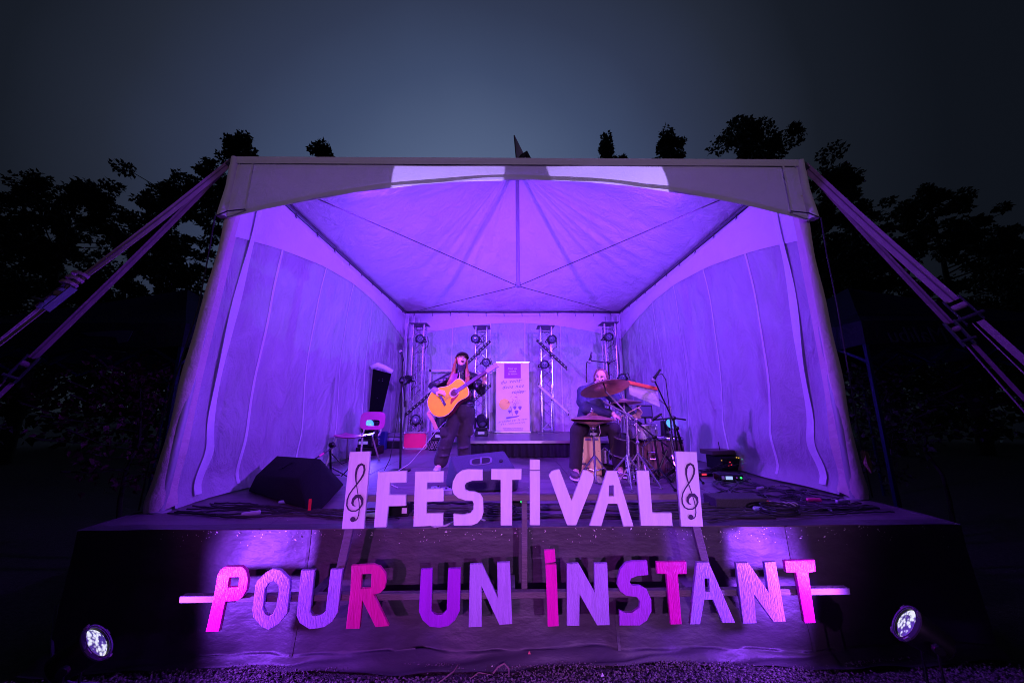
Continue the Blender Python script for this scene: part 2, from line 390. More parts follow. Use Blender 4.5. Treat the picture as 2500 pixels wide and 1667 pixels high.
# scalloped valances hang from the eaves outside the walls
def drop(s): return .20+.43*abs(s)**1.9
def valance(name, a, b_, out, n=90):
    a, b_, out = Vector(a), Vector(b_), Vector(out)
    def fn(u, v):
        s = 2*u-1; p = a+(b_-a)*u; d = drop(s)*v
        wob = .008*math.sin(u*31+v*3)*v+.012*math.sin(u*9+1)*v
        return p+out*(.03+.012*v+wob)-Vector((0, 0, d))
    m = MB(); m.grid(n, 8, fn); o = m.build(name, M_val, tent, smooth=180)
    def hem(u, v):
        s = 2*u-1; p = a+(b_-a)*u; d = drop(s)-.045+.052*v
        return p+out*(.05+.006*math.sin(u*31))-Vector((0, 0, d))
    m = MB(); m.grid(n, 2, hem); m.build('hem', M_val, o, smooth=180)
    m = MB(); m.grid(n, 2, lambda u, v: (a+(b_-a)*u)+out*(.048-.06*max(0, 1-v*2)*0)+Vector((0, 0, .035-.075*v))); m.build('eave_band', M_val, o, smooth=180)
    return o
valance('front_valance', (-HW, YF, ZE), (HW, YF, ZE), (0, -1, 0))
valance('side_valance', (-HW, YB, ZE), (-HW, YF, ZE), (-1, 0, 0))
valance('side_valance', (HW, YF, ZE), (HW, YB, ZE), (1, 0, 0))
valance('back_valance', (HW, YB, ZE), (-HW, YB, ZE), (0, 1, 0))
# corner covers where two valances meet
for sx in (-1, 1):
    b = MB()
    b.tube([(sx*(HW+.03), YF-.03, ZE+.03), (sx*(HW+.03), YF-.03, ZE-.3), (sx*(HW+.045), YF-.045, ZE-.62)], [.035, .04, .05], 10)
    b.build('corner_cover', M_val, tent, smooth=60)
    for dx in (.16,):
        b = MB(); b.grid(1, 10, lambda u, v: (sx*(HW-dx-.02*u+.01), YF-.046-.01*v, ZE-.02-.56*v)); b.build('seam', M_val, tent, smooth=0)
# eave beams, posts, crown pole, cables
for a, c_ in (((-HW, YF), (HW, YF)), ((-HW, YB), (HW, YB)), ((-HW, YF), (-HW, YB)), ((HW, YF), (HW, YB))):
    b = MB(); b.tube([(a[0]*.985, a[1], ZE-.03), (c_[0]*.985, c_[1], ZE-.03)], .032, 12); b.build('eave_beam', M_beam, tent)
FOOT = {(-1, 0): (-3.10, 3.13), (1, 0): (3.17, 3.40), (-1, 1): (-2.78, YB), (1, 1): (2.78, YB)}
for (sx, k), (fx, fy) in FOOT.items():
    y = YB if k else YF
    b = MB(); b.tube([(sx*(HW-.03), y, ZE-.03), (fx-sx*.05, fy, ST)], .033, 12); b.lathe([(.07, 0), (.07, .012)], (fx-sx*.05, fy, ST)); b.build('post', mat('post_alu', (.5, .5, .52), .6, .6), tent)
b = MB(); b.tube([(.055, YC, 3.80), (.055, YC, PK-.02)], .036, 14); b.lathe([(.03, 0), (.05, .02), (.05, .09), (.04, .1)], (.055, YC, 3.74)); b.build('crown_pole', mat('pole_paint', (.30, .30, .33), .35, .3), tent)
for sx in (-1, 1):
    for y in (YF, YB):
        b = MB(); b.tube([(sx*HW*.98, y, ZE-.05), (.055, YC, 3.765)], .007, 6); b.build('cable', M_cable, tent)
# pennant at the peak
pk = (.05, YC, PK)
b = MB(); b.tube([(0.05, YC, PK-.05), (.0, YC, 6.84)], .012, 6); pole_p = b.build('pennant_staff', mat('dark_staff', (.03, .03, .035), .5), tent)
def penn(u, v):
    w_ = u*(.30*v+.01); z = 6.80-.52*v-.12*u*v
    return (.0+.035*v+w_*.8, YC-.03*math.sin(u*3.1)*v-.05*u, z)
b = MB(); b.grid(6, 8, penn); b.build('pennant', cloth('pennant_cloth', (.30, .29, .33), transl=.2), tent, smooth=180)
b = MB(); b.tube([(.06, YC-.02, 6.27), (.15, YC-.03, 6.33), (.24, YC-.03, 6.42), (.27, YC-.02, 6.33), (.24, YC, 6.22)], [.02, .06, .05, .05, .03], 8); b.build('pennant_cap', mat('cap_black', (.012, .012, .015), .7), tent)

# walls: sheeting panels with billows and folds
def wob(a, b_): return math.sin(a)*math.cos(b_)
def side_wall(sx, fx, fy, label):
    cr = random.Random(5+sx); creases = [(cr.uniform(.03, .97), cr.uniform(-.06, .06), cr.uniform(.004, .010), cr.choice([-1, 1])*cr.uniform(.004, .013), cr.uniform(0, .7), cr.uniform(.25, .9), cr.random()*6) for _ in range(26)]
    def fn(u, v):                      # u: front->back, v: top->bottom
        y_t = YF+.06+(YB-YF-.1)*u; top = Vector((sx*(HW-.045), y_t, ZE-.10))
        fyw = fy+.06; y_b = fyw+(YB-.04-fyw)*u; xb = (abs(fx)-.08)+((HW-.02)-(abs(fx)-.08))*min(1, u*1.15)
        bot = Vector((sx*xb, y_b, ST+.015))
        p = top.lerp(bot, v)
        bill = .09*math.sin(math.pi*min(1, v*1.05))*math.sin(math.pi*u)+.022*math.sin(u*17+2*v+sx)*v+.02*math.sin(u*37+1.5*math.sin(v*4))*(.3+v)
        low = math.exp(-((v-.93)/.06)**2)
        bill += .025*low*(math.sin(u*6.3+.8+sx)*.4+.75)*(1-u*.6)-.02*math.exp(-((v-.84)/.07)**2)*(1-u*.5)*(1+.6*math.sin(u*5+sx*2))
        hem_lift = .06*math.sin(u*9+sx)*max(0, v-.9)*5*(1-u)
        p.x += sx*bill*(1 if v > .02 else v*50)*.75
        for cu_, sl, wd, am, v0, ln, ph in creases:
            if v0 < v < v0+ln:
                du = u-(cu_+sl*(v-v0)+.006*math.sin(v*9+ph))
                if abs(du) < wd*3: p.x += sx*am*math.exp(-(du/wd)**2)*math.sin(math.pi*(v-v0)/ln)
        if v > .955: p.x -= sx*(v-.955)*1.4*(.6+.4*math.sin(u*8))
        p.z += hem_lift*.35
        return p
    m = MB(); m.grid(300, 80, fn); o = m.build(label, M_wall, tent, smooth=180)
    for k, u0 in enumerate((.13, .30, .47, .63, .78, .90)):      # welded tapes / tie lines
        wd = (.0065, .005, .0035, .0045, .003, .003)[k]
        def tp(u, v):
            uu_ = u0+.005*sx+.004*math.sin(v*7+k*2+sx)+.002*math.sin(v*17+k)+(u-.5)*wd; p = fn(uu_, .01+.97*v); p.x -= sx*.006; return p
        m = MB(); m.grid(1, 60, tp); m.build('seam_tape', M_tape, o, smooth=180)
    m = MB(); m.grid(80, 2, lambda u, v: fn(u, v*.045-.0)+Vector((-sx*.008, 0, .03))); m.build('header_band', M_tape, o, smooth=180)
    for k in range(11):
        p = fn((k+.6)/11.2, 0)+Vector((-sx*.01, 0, .06)); m = MB(); m.tube([p+Vector((0, 0, .02)), p+Vector((-sx*.012, 0, 0)), p+Vector((-sx*.004, 0, -.05)), p+Vector((-sx*.016, .01, -.07))], .006, 5); m.build('hook', mat('hook_steel', (.12, .12, .13), .4, .8), o)
    # front edge: sleeve round the post and a white border strip
    def slv(u, v):
        top = Vector((sx*(HW-.02), YF+.0, ZE-.36)); bot = Vector((fx, fy, ST+.005)); p = top.lerp(bot, v)
        a = (u-.12)*math.pi*1.05
        r = .044+.005*math.sin(v*23)+.006*math.sin(v*11+2)+.020*v+(.02*math.exp(-((v-.97)/.04)**2))
        return p+Vector((sx*(math.cos(a)*r*1.0), -math.sin(a)*r*.8, .012*math.sin(v*40+u*3)*(u*.6+.2)*0+0))
    m = MB(); m.grid(10, 90, slv); m.build('post_sleeve', M_sleeve, o, smooth=180)
    def strip(u, v):
        uu_ = .030+.005*math.sin(v*8.5+(.4 if sx < 0 else 2))*(.3+v)+.009*math.exp(-((v-.88)/.06)**2)+u*.014
        p = fn(uu_, .02+.96*v); p.x -= sx*(.022+.012*math.sin(v*13+u*2)); return p
    m = MB(); m.grid(3, 80, strip); m.build('border_strip', M_tape, o, smooth=180)
    m = MB(); m.grid(3, 60, lambda u, v: slv(.95, v).lerp(fn(.004, .09+.9*v)+Vector((-sx*.01, 0, 0)), u)); m.build('edge_panel', M_sleeve, o, smooth=180)
    # scalloped inner lining along the eave
    def lining(u, v):
        p = fn(u, .012+drop(2*u-1)*1.02/(ZE-ST)*v); p.x -= sx*.014; return p
    m = MB(); m.grid(120, 8, lining); m.build('scalloped_lining', M_lining, o, smooth=180)
    return o
WL = side_wall(-1, *FOOT[(-1, 0)], 'side_wall'); WR = side_wall(1, *FOOT[(1, 0)], 'side_wall')
def bw(u, v):
    x = -(HW-.06)+2*(HW-.06)*u; z = ZE-.08-(ZE-.1-ST)*v
    return (x, YB-.06+.02*math.sin(u*19)*v+.012*math.sin(u*41+v*3)+.03*math.sin(v*4+u*6)*v, z)
b = MB(); b.grid(120, 50, bw); wb = b.build('back_wall', M_wall, tent, smooth=180)
for k, u0 in enumerate((.22, .395, .555, .72)):
    b = MB(); b.grid(1, 40, lambda u, v: Vector(bw(u0+(u-.5)*.0045+.001*math.sin(v*6+k), v*.98))+Vector((0, -.008, 0))); b.build('seam_tape', M_tape, wb, smooth=180)
b = MB(); b.grid(80, 2, lambda u, v: Vector(bw(u, v*.05))+Vector((0, -.01, .02))); b.build('header_band', M_tape, wb, smooth=180)
b = MB(); b.grid(100, 6, lambda u, v: Vector(bw(u, .012+drop(2*u-1)/(ZE-ST)*v))+Vector((0, -.014, 0))); b.build('scalloped_lining', M_lining, wb, smooth=180)
for k in range(12):
    p = Vector(bw((k+.5)/12, 0)); b = MB(); b.tube([p+Vector((0, -.02, .06)), p+Vector((0, -.025, 0)), p+Vector((.01, -.03, -.06))], .006, 5); b.build('hook', MATS['hook_steel'], wb)
# rolled flap / loose cloth in the two back corners
for sx in (-1, 1):
    for k in range(3):
        b = MB(); xx = sx*(2.38+.12*k)
        b.tube([(xx+.02*math.sin(j*1.3+k), 8.42-.05*k+.02*math.sin(j*2.1+k), 3.9-j*.26) for j in range(12)], [.022+.008*math.sin(j*2+k) for j in range(12)], 8); b.build('gathered_cloth', M_tape, wb, smooth=180)
# tie ropes from valance corners round the front posts
M_rope = mat('rope', (.03, .03, .035), .8)
for sx in (-1, 1):
    fx, fy = FOOT[(sx, 0)]
    b = MB(); q = [(sx*(HW-.18), YF-.07, ZE-.55), (sx*(HW-.06), YF-.12, ZE-.6), (sx*(HW+.07), YF-.10, ZE-.64), (sx*(HW+.14), YF-.02, ZE-.95), (sx*(HW+.17), YF, ZE-1.5), (fx+sx*.09, fy-.02, ST+.5), (fx+sx*.10, fy-.03, ST+.02)]
    b.tube(q, .006, 6); b.build('tie_rope', M_rope, tent)
# ---------------------------------------------------------------- stage lamps
M_can = mat('can_black', (0.010, 0.010, 0.012), 0.45, var=.2, vscale=30, spec=.3)
M_lens = mat('lens_glass', (0.10, 0.09, 0.16), 0.08, 0.0, coat=.6)
M_chrome = mat('chrome', (0.55, 0.55, 0.58), 0.25, .9)
def aim(o, d): o.rotation_euler = Vector(d).to_track_quat('Z', 'Y').to_euler(); return o
# --- ground floodlights either side of the sign
def flood(loc, d, label, wash_to, e):
    t = empty('floodlight', (loc[0], loc[1], 0), label, 'floodlight', 'ground floodlights lighting the letters')
    d = Vector(d).normalized(); c = Vector(loc)
    b = MB(); b.lathe([(.04, -.15), (.07, -.13), (.086, -.03), (.092, 0), (.092, .026), (.083, .028), (.080, .012)], c, d, 32, True); b.build('housing', M_can, t)
    b = MB(); b.lathe([(.080, .024), (.093, .030), (.098, .018), (.092, .008)], c, d, 36, False); b.build('rim', mat('rim_violet', (.10, .06, .16), .35, coat=.5), t)
    # lens: a frosted disc of LED cells, lit
    q = Vector((0, 0, 1)).rotation_difference(d)
    b = MB(); b.lathe([(.0805, .012), (.072, .018), (.04, .022), (.001, .023)], c, d, 32, False)
    m = bpy.data.materials.get('lit_lens')
    if m is None:
        m = mat('lit_lens', (.7, .7, .75), .3, emit=(.80, .84, .78), estr=1.0)
        n = m.node_tree.nodes; l = m.node_tree.links; tcn = n.new('ShaderNodeTexCoord'); vo = n.new('ShaderNodeTexVoronoi'); vo.inputs['Scale'].default_value = 55
        no = n.new('ShaderNodeTexNoise'); no.inputs['Scale'].default_value = 13; no.inputs['Detail'].default_value = 3
        ad = n.new('ShaderNodeMath'); ad.operation = 'MULTIPLY_ADD'; ad.inputs[1].default_value = .35
        mr = n.new('ShaderNodeMapRange'); mr.inputs[1].default_value = .74; mr.inputs[2].default_value = .60; mr.inputs[3].default_value = .03; mr.inputs[4].default_value = 1.0
        l.new(tcn.outputs['Object'], vo.inputs[0]); l.new(tcn.outputs['Object'], no.inputs[0]); l.new(vo.outputs['Distance'], ad.inputs[0]); l.new(no.outputs[0], ad.inputs[2])
        l.new(ad.outputs[0], mr.inputs[0]); l.new(mr.outputs[0], n['Principled BSDF'].inputs['Emission Strength'])
        n['Principled BSDF'].inputs['Base Color'].default_value = (.2, .12, .4, 1)
    ln = b.build('lens', m, t)
    for k in range(4):
        a = k*math.pi/2+.5; p = c+q @ Vector((math.cos(a)*.098, math.sin(a)*.098, .024)); tt = q @ Vector((-math.sin(a), math.cos(a), 0))
        b = MB(); b.bar(p-tt*.016, p+tt*.016, .008, .012, d); b.build('clip', mat('clip_metal', (.55, .5, .6), .3, .8), t)
    side = d.cross(Vector((0, 0, 1))).normalized(); mid = c-d*.06
    b = MB()
    for s in (-1, 1): b.bar(mid+side*.105*s, Vector((mid.x, mid.y, .05))+side*.105*s, .02, .006, d)
    b.bar(Vector((mid.x, mid.y, .05))-side*.13, Vector((mid.x, mid.y, .05))+side*.13, .03, .008, d); b.build('yoke', M_can, t)
    b = MB(); b.box((mid.x, mid.y, .022), (.34, .26, .05)); b.build('base_plate', M_can, t, bevel=.01)
    for s in (-1, 1):
        b = MB(); b.lathe([(.02, 0), (.025, .01), (.02, .03)], mid+side*.105*s, side*s, 10); b.build('knob', M_can, t)
    s = spot('flood_beam', c+d*.09, wash_to, e, (.26, .05, 1.0), 132, 1.0, .022); s.parent = t; s.location = Vector(s.location)-Vector(t.location)
    return t
flood((-2.30, 2.08, .44), (.66, .40, .52), 'lit round floodlight on the ground at the left end of the sign', (-1.3, 2.70, .60), 165)
flood((2.05, 2.08, .49), (-.66, .40, .48), 'lit round floodlight on the ground at the right end of the sign', (1.1, 2.70, .60), 165)

# --- lighting truss towers
M_truss = mat('truss_alu', (0.74, 0.73, 0.76), 0.25, 1.0, var=.12, vscale=25)
def truss(x, y, z0, z1, label):
    t = empty('truss_tower', (x, y, z0), label, 'truss tower', 'truss towers along the back wall')
    s = .125; H = z1-z0
    for a, c_ in ((-1, -1), (1, -1), (1, 1), (-1, 1)):
        b = MB(); b.tube([(a*s, c_*s, .02), (a*s, c_*s, H-.02)], .021, 10); b.build('rail', M_truss, t, world=False)
    n = round(H/.25)
    for fa, fb in (((-1, -1), (1, -1)), ((1, -1), (1, 1)), ((1, 1), (-1, 1)), ((-1, 1), (-1, -1))):
        b = MB(); pts = []
        for i in range(n+1):
            e = fa if i % 2 == 0 else fb; pts.append((e[0]*s, e[1]*s, .08+(H-.16)*i/n))
        for p, q in zip(pts, pts[1:]): b.tube([p, q], .0085, 6)
        b.tube([(fa[0]*s, fa[1]*s, H-.09), (fb[0]*s, fb[1]*s, H-.09)], .012, 6); b.tube([(fa[0]*s, fa[1]*s, .08), (fb[0]*s, fb[1]*s, .08)], .012, 6)
        b.build('lacing', M_truss, t, world=False)
    b = MB(); b.box((0, 0, H), (.40, .40, .014)); b.build('top_plate', mat('plate_steel', (.16, .16, .18), .4, .7), t, world=False, bevel=.002)
    b = MB(); b.box((0, 0, .008), (.5, .5, .016)); b.build('base_plate', MATS['plate_steel'], t, world=False, bevel=.002)
    return t
TY = 7.92
truss(-2.20, TY, ST, 3.56, 'truss tower nearest the left tent wall, behind the microphone stand')
truss(-.745, TY, RT, 3.50, 'truss tower between the singer and the roll-up banner')
truss(.76, TY, RT, 3.50, 'truss tower just right of the roll-up banner')
truss(2.26, TY, ST, 3.58, 'truss tower nearest the right tent wall, behind the drummer')

# --- par cans clamped to the towers
def par_proto():
    t = empty('par_can', (0, 0, 0)); b = MB()
    b.lathe([(.03, -.16), (.07, -.15), (.085, -.10), (.085, .06), (.098, .065), (.098, .105), (.088, .107), (.084, .07)], (0, 0, 0), (0, 0, 1), 24); b.build('housing', M_can, t, world=False)
    b = MB(); b.lathe([(.084, .075), (.06, .088), (.03, .095), (.001, .097)], (0, 0, 0), (0, 0, 1), 20, False); ln = b.build('lens', M_lens, t, world=False)
    b = MB()
    for k in range(8):
        a = k*math.pi/4; b.ball((math.cos(a)*.05, math.sin(a)*.05, .088), (.014, .014, .008), 8, 5)
    b.ball((0, 0, .093), (.016, .016, .008), 8, 5); b.build('led_cell', mat('led_cell', (.16, .13, .26), .15, emit=(.5, .35, 1.0), estr=.06), ln, world=False)
    b = MB()
    for k in range(10):
        a = k*math.pi/5; b.box((math.cos(a)*.09, math.sin(a)*.09, -.06), (.012, .012, .09), (0, 0, a))
    b.build('cooling_fin', M_can, t, world=False)
    b = MB(); b.tube([(-.105, 0, 0), (-.115, -.04, -.08), (-.115, -.06, -.16), (.0, -.06, -.2), (.115, -.06, -.16), (.115, -.04, -.08), (.105, 0, 0)], .011, 6); b.build('yoke', M_can, t, world=False)
    b = MB(); b.box((0, -.07, -.22), (.05, .05, .07)); b.build('clamp', M_can, t, world=False)
    b = MB(); b.tube([(.04, .05, -.15), (.12, .08, -.2), (.16, -.04, -.15), (.15, -.16, -.1), (.06, -.22, -.13), (-.02, -.3, -.16)], .008, 6); b.build('power_lead', mat('rubber_black', (.012, .012, .014), .6), t, world=False)
    return t
PP = par_proto(); first = True
PARS = [((-2.10, 7.62, 3.16), (.1, -1, -.12), 'par can at the top of the leftmost truss tower'),
 ((-2.12, 7.62, 1.38), (.25, -1, .25), 'par can low on the leftmost truss tower above the red case'),
 ((-2.38, 7.62, 2.24), (-.3, -1, -.3), 'par can halfway up the leftmost tower, behind the microphone'),
 ((-.85, 7.62, 3.16), (-.1, -1, -.15), 'par can at the top of the tower left of the banner'),
 ((-.62, 7.62, 2.63), (.15, -1, -.2), 'par can beside the guitar headstock, left of the banner'),
 ((.86, 7.62, 3.15), (.1, -1, -.12), 'par can at the top of the tower right of the banner'),
 ((.68, 7.62, 2.58), (.05, -1, -.1), 'par can halfway up the tower right of the banner'),
 ((2.15, 7.62, 3.20), (0, -1, -.15), 'par can at the top of the rightmost truss tower'),
 ((2.42, 7.62, 2.28), (-.35, -1, -.2), 'par can halfway up the rightmost tower beside the drummer')]
for i, (p, d, lab) in enumerate(PARS):
    o = PP if i == 0 else copy_tree(PP); o.location = p; aim(o, d); tag(o, lab, 'stage light', 'par cans on the truss towers')
# --- slanted LED bars
M_barlit = mat('bar_led', (.30, .27, .40), .3, emit=(.75, .6, 1.0), estr=.10)
def led_bar(a, c_, label, lit=False):
    a, c_ = Vector(a), Vector(c_); t = empty('led_bar', (a+c_)/2, label, 'light bar', 'slanted light bars on the towers'); d = (c_-a).normalized()
    b = MB(); b.bar(a, c_, .055, .06, (0, -1, 0)); h = b.build('housing', mat('bar_lit_body', (.5, .47, .55), .4) if lit else M_can, t, bevel=.006)  # pale body colour stands in for the light on the lit bar
    n = 9; L = (c_-a).length
    for k in range(n):
        p = a+d*L*(k+.7)/(n+.4)+Vector((0, -.031, 0)); b = MB(); b.lathe([(.014, 0), (.012, .006), (.001, .009)], p, (0, -1, 0), 10, False); b.build('led', M_barlit, t)
    b = MB()
    for p, s in ((a, -1), (c_, 1)): b.bar(p+Vector((0, 0, -.05)), p+Vector((0, 0, .05)), .012, .05, (0, -1, 0))
    b.build('end_bracket', M_can, t)
    m = (a+c_)/2; b = MB(); b.box((m.x, m.y+.09, m.z), (.06, .14, .06)); b.build('mount', M_can, t)
led_bar((-2.34, 7.62, 1.49), (-1.70, 7.62, 2.06), 'light bar slanting up behind the guitar body on the leftmost tower')
led_bar((-1.06, 7.62, 2.58), (-.53, 7.62, 3.11), 'upper light bar on the tower left of the banner, rising beside the cap')
led_bar((-.97, 7.62, 1.70), (-.51, 7.62, 2.12), 'lower light bar on the tower left of the banner')
led_bar((.53, 7.62, 3.13), (1.185, 7.62, 2.49), 'upper light bar on the tower right of the banner, falling to the right')
led_bar((.55, 7.62, 2.115), (1.19, 7.62, 1.51), 'pale lower light bar on the tower right of the banner', True)
# --- moving heads
def moving_head(loc, d, label, lens_mat, body=None, s=1.0):
    t = empty('moving_head', loc, label, 'moving light', 'moving head lights at the back of the stage'); body = body or M_can; z = Vector(loc)
    b = MB(); b.box(z+Vector((0, 0, .07*s)), (.34*s, .30*s, .14*s), taper=.9); b.build('base', M_can, t, bevel=.012)
    b = MB(); b.box(z+Vector((0, -.152*s, .075*s)), (.16*s, .006, .05*s)); b.build('display', mat('display', (.3, .25, .4), .3, emit=(.6, .45, 1), estr=.25), t)
    b = MB(); b.box(z+Vector((0, 0, .175*s)), (.30*s, .16*s, .06*s))
    for k in (-1, 1): b.box(z+Vector((k*.165*s, 0, .30*s)), (.05*s, .15*s, .28*s), taper=.8)
    b.build('yoke', body, t, bevel=.012)
    c = z+Vector((0, 0, .36*s)); d = Vector(d).normalized(); b = MB()
    b.lathe([(.06*s, -.17*s), (.11*s, -.14*s), (.135*s, -.03*s), (.13*s, .08*s), (.115*s, .14*s), (.10*s, .145*s), (.098*s, .11*s)], c, d, 28); b.build('head', M_can, t)
    b = MB(); b.lathe([(.098*s, .115*s), (.06*s, .135*s), (.001, .142*s)], c, d, 24, False); b.build('lens', lens_mat, t)
    return c
M_cyan = mat('cyan_lens', (.1, .3, .5), .15, emit=(.08, .48, 1.0), estr=1.1)
cL = moving_head((-2.74, 6.6, .95), (.42, -1, .30), 'moving head with glowing cyan lens behind the plastic chair', M_cyan)
cR = moving_head((2.95, 6.6, .95), (-.35, -1, .32), 'moving head with glowing cyan lens beside the drum kit at the right wall', M_cyan)
b = MB(); b.box((-2.74, 6.62, .875), (.5, .42, .14)); tag(b.build('lamp_crate', M_black, bevel=.01), 'black crate under the moving head behind the chair', 'crate')
b = MB(); b.box((2.95, 6.62, .875), (.5, .42, .14)); tag(b.build('lamp_crate', M_black, bevel=.01), 'black crate under the moving head at the right wall', 'crate')
cC = moving_head((-1.52, 7.35, 1.0), (.1, .2, 1), 'pale moving head standing on a black box behind the singer', M_lens, mat('grey_plastic', (.42, .40, .45), .4))
cD = moving_head((-.66, 7.15, RT), (.2, -.6, -.5), 'low dark moving head on the riser between singer and banner', M_lens, s=.8)
b = MB(); b.box((-1.52, 7.35, .90), (.40, .36, .19)); bx_ = tag(b.build('lamp_box', M_black, bevel=.01), 'black mesh-sided box under the pale moving head', 'box')
b = MB()
for k in range(8):
    for s in (-1, 1): b.bar((-1.70+k*.05, 7.165, .82), (-1.70+k*.05+s*.09, 7.165, .98), .006, .006)
b.build('mesh_side', M_truss, bx_, world=True)
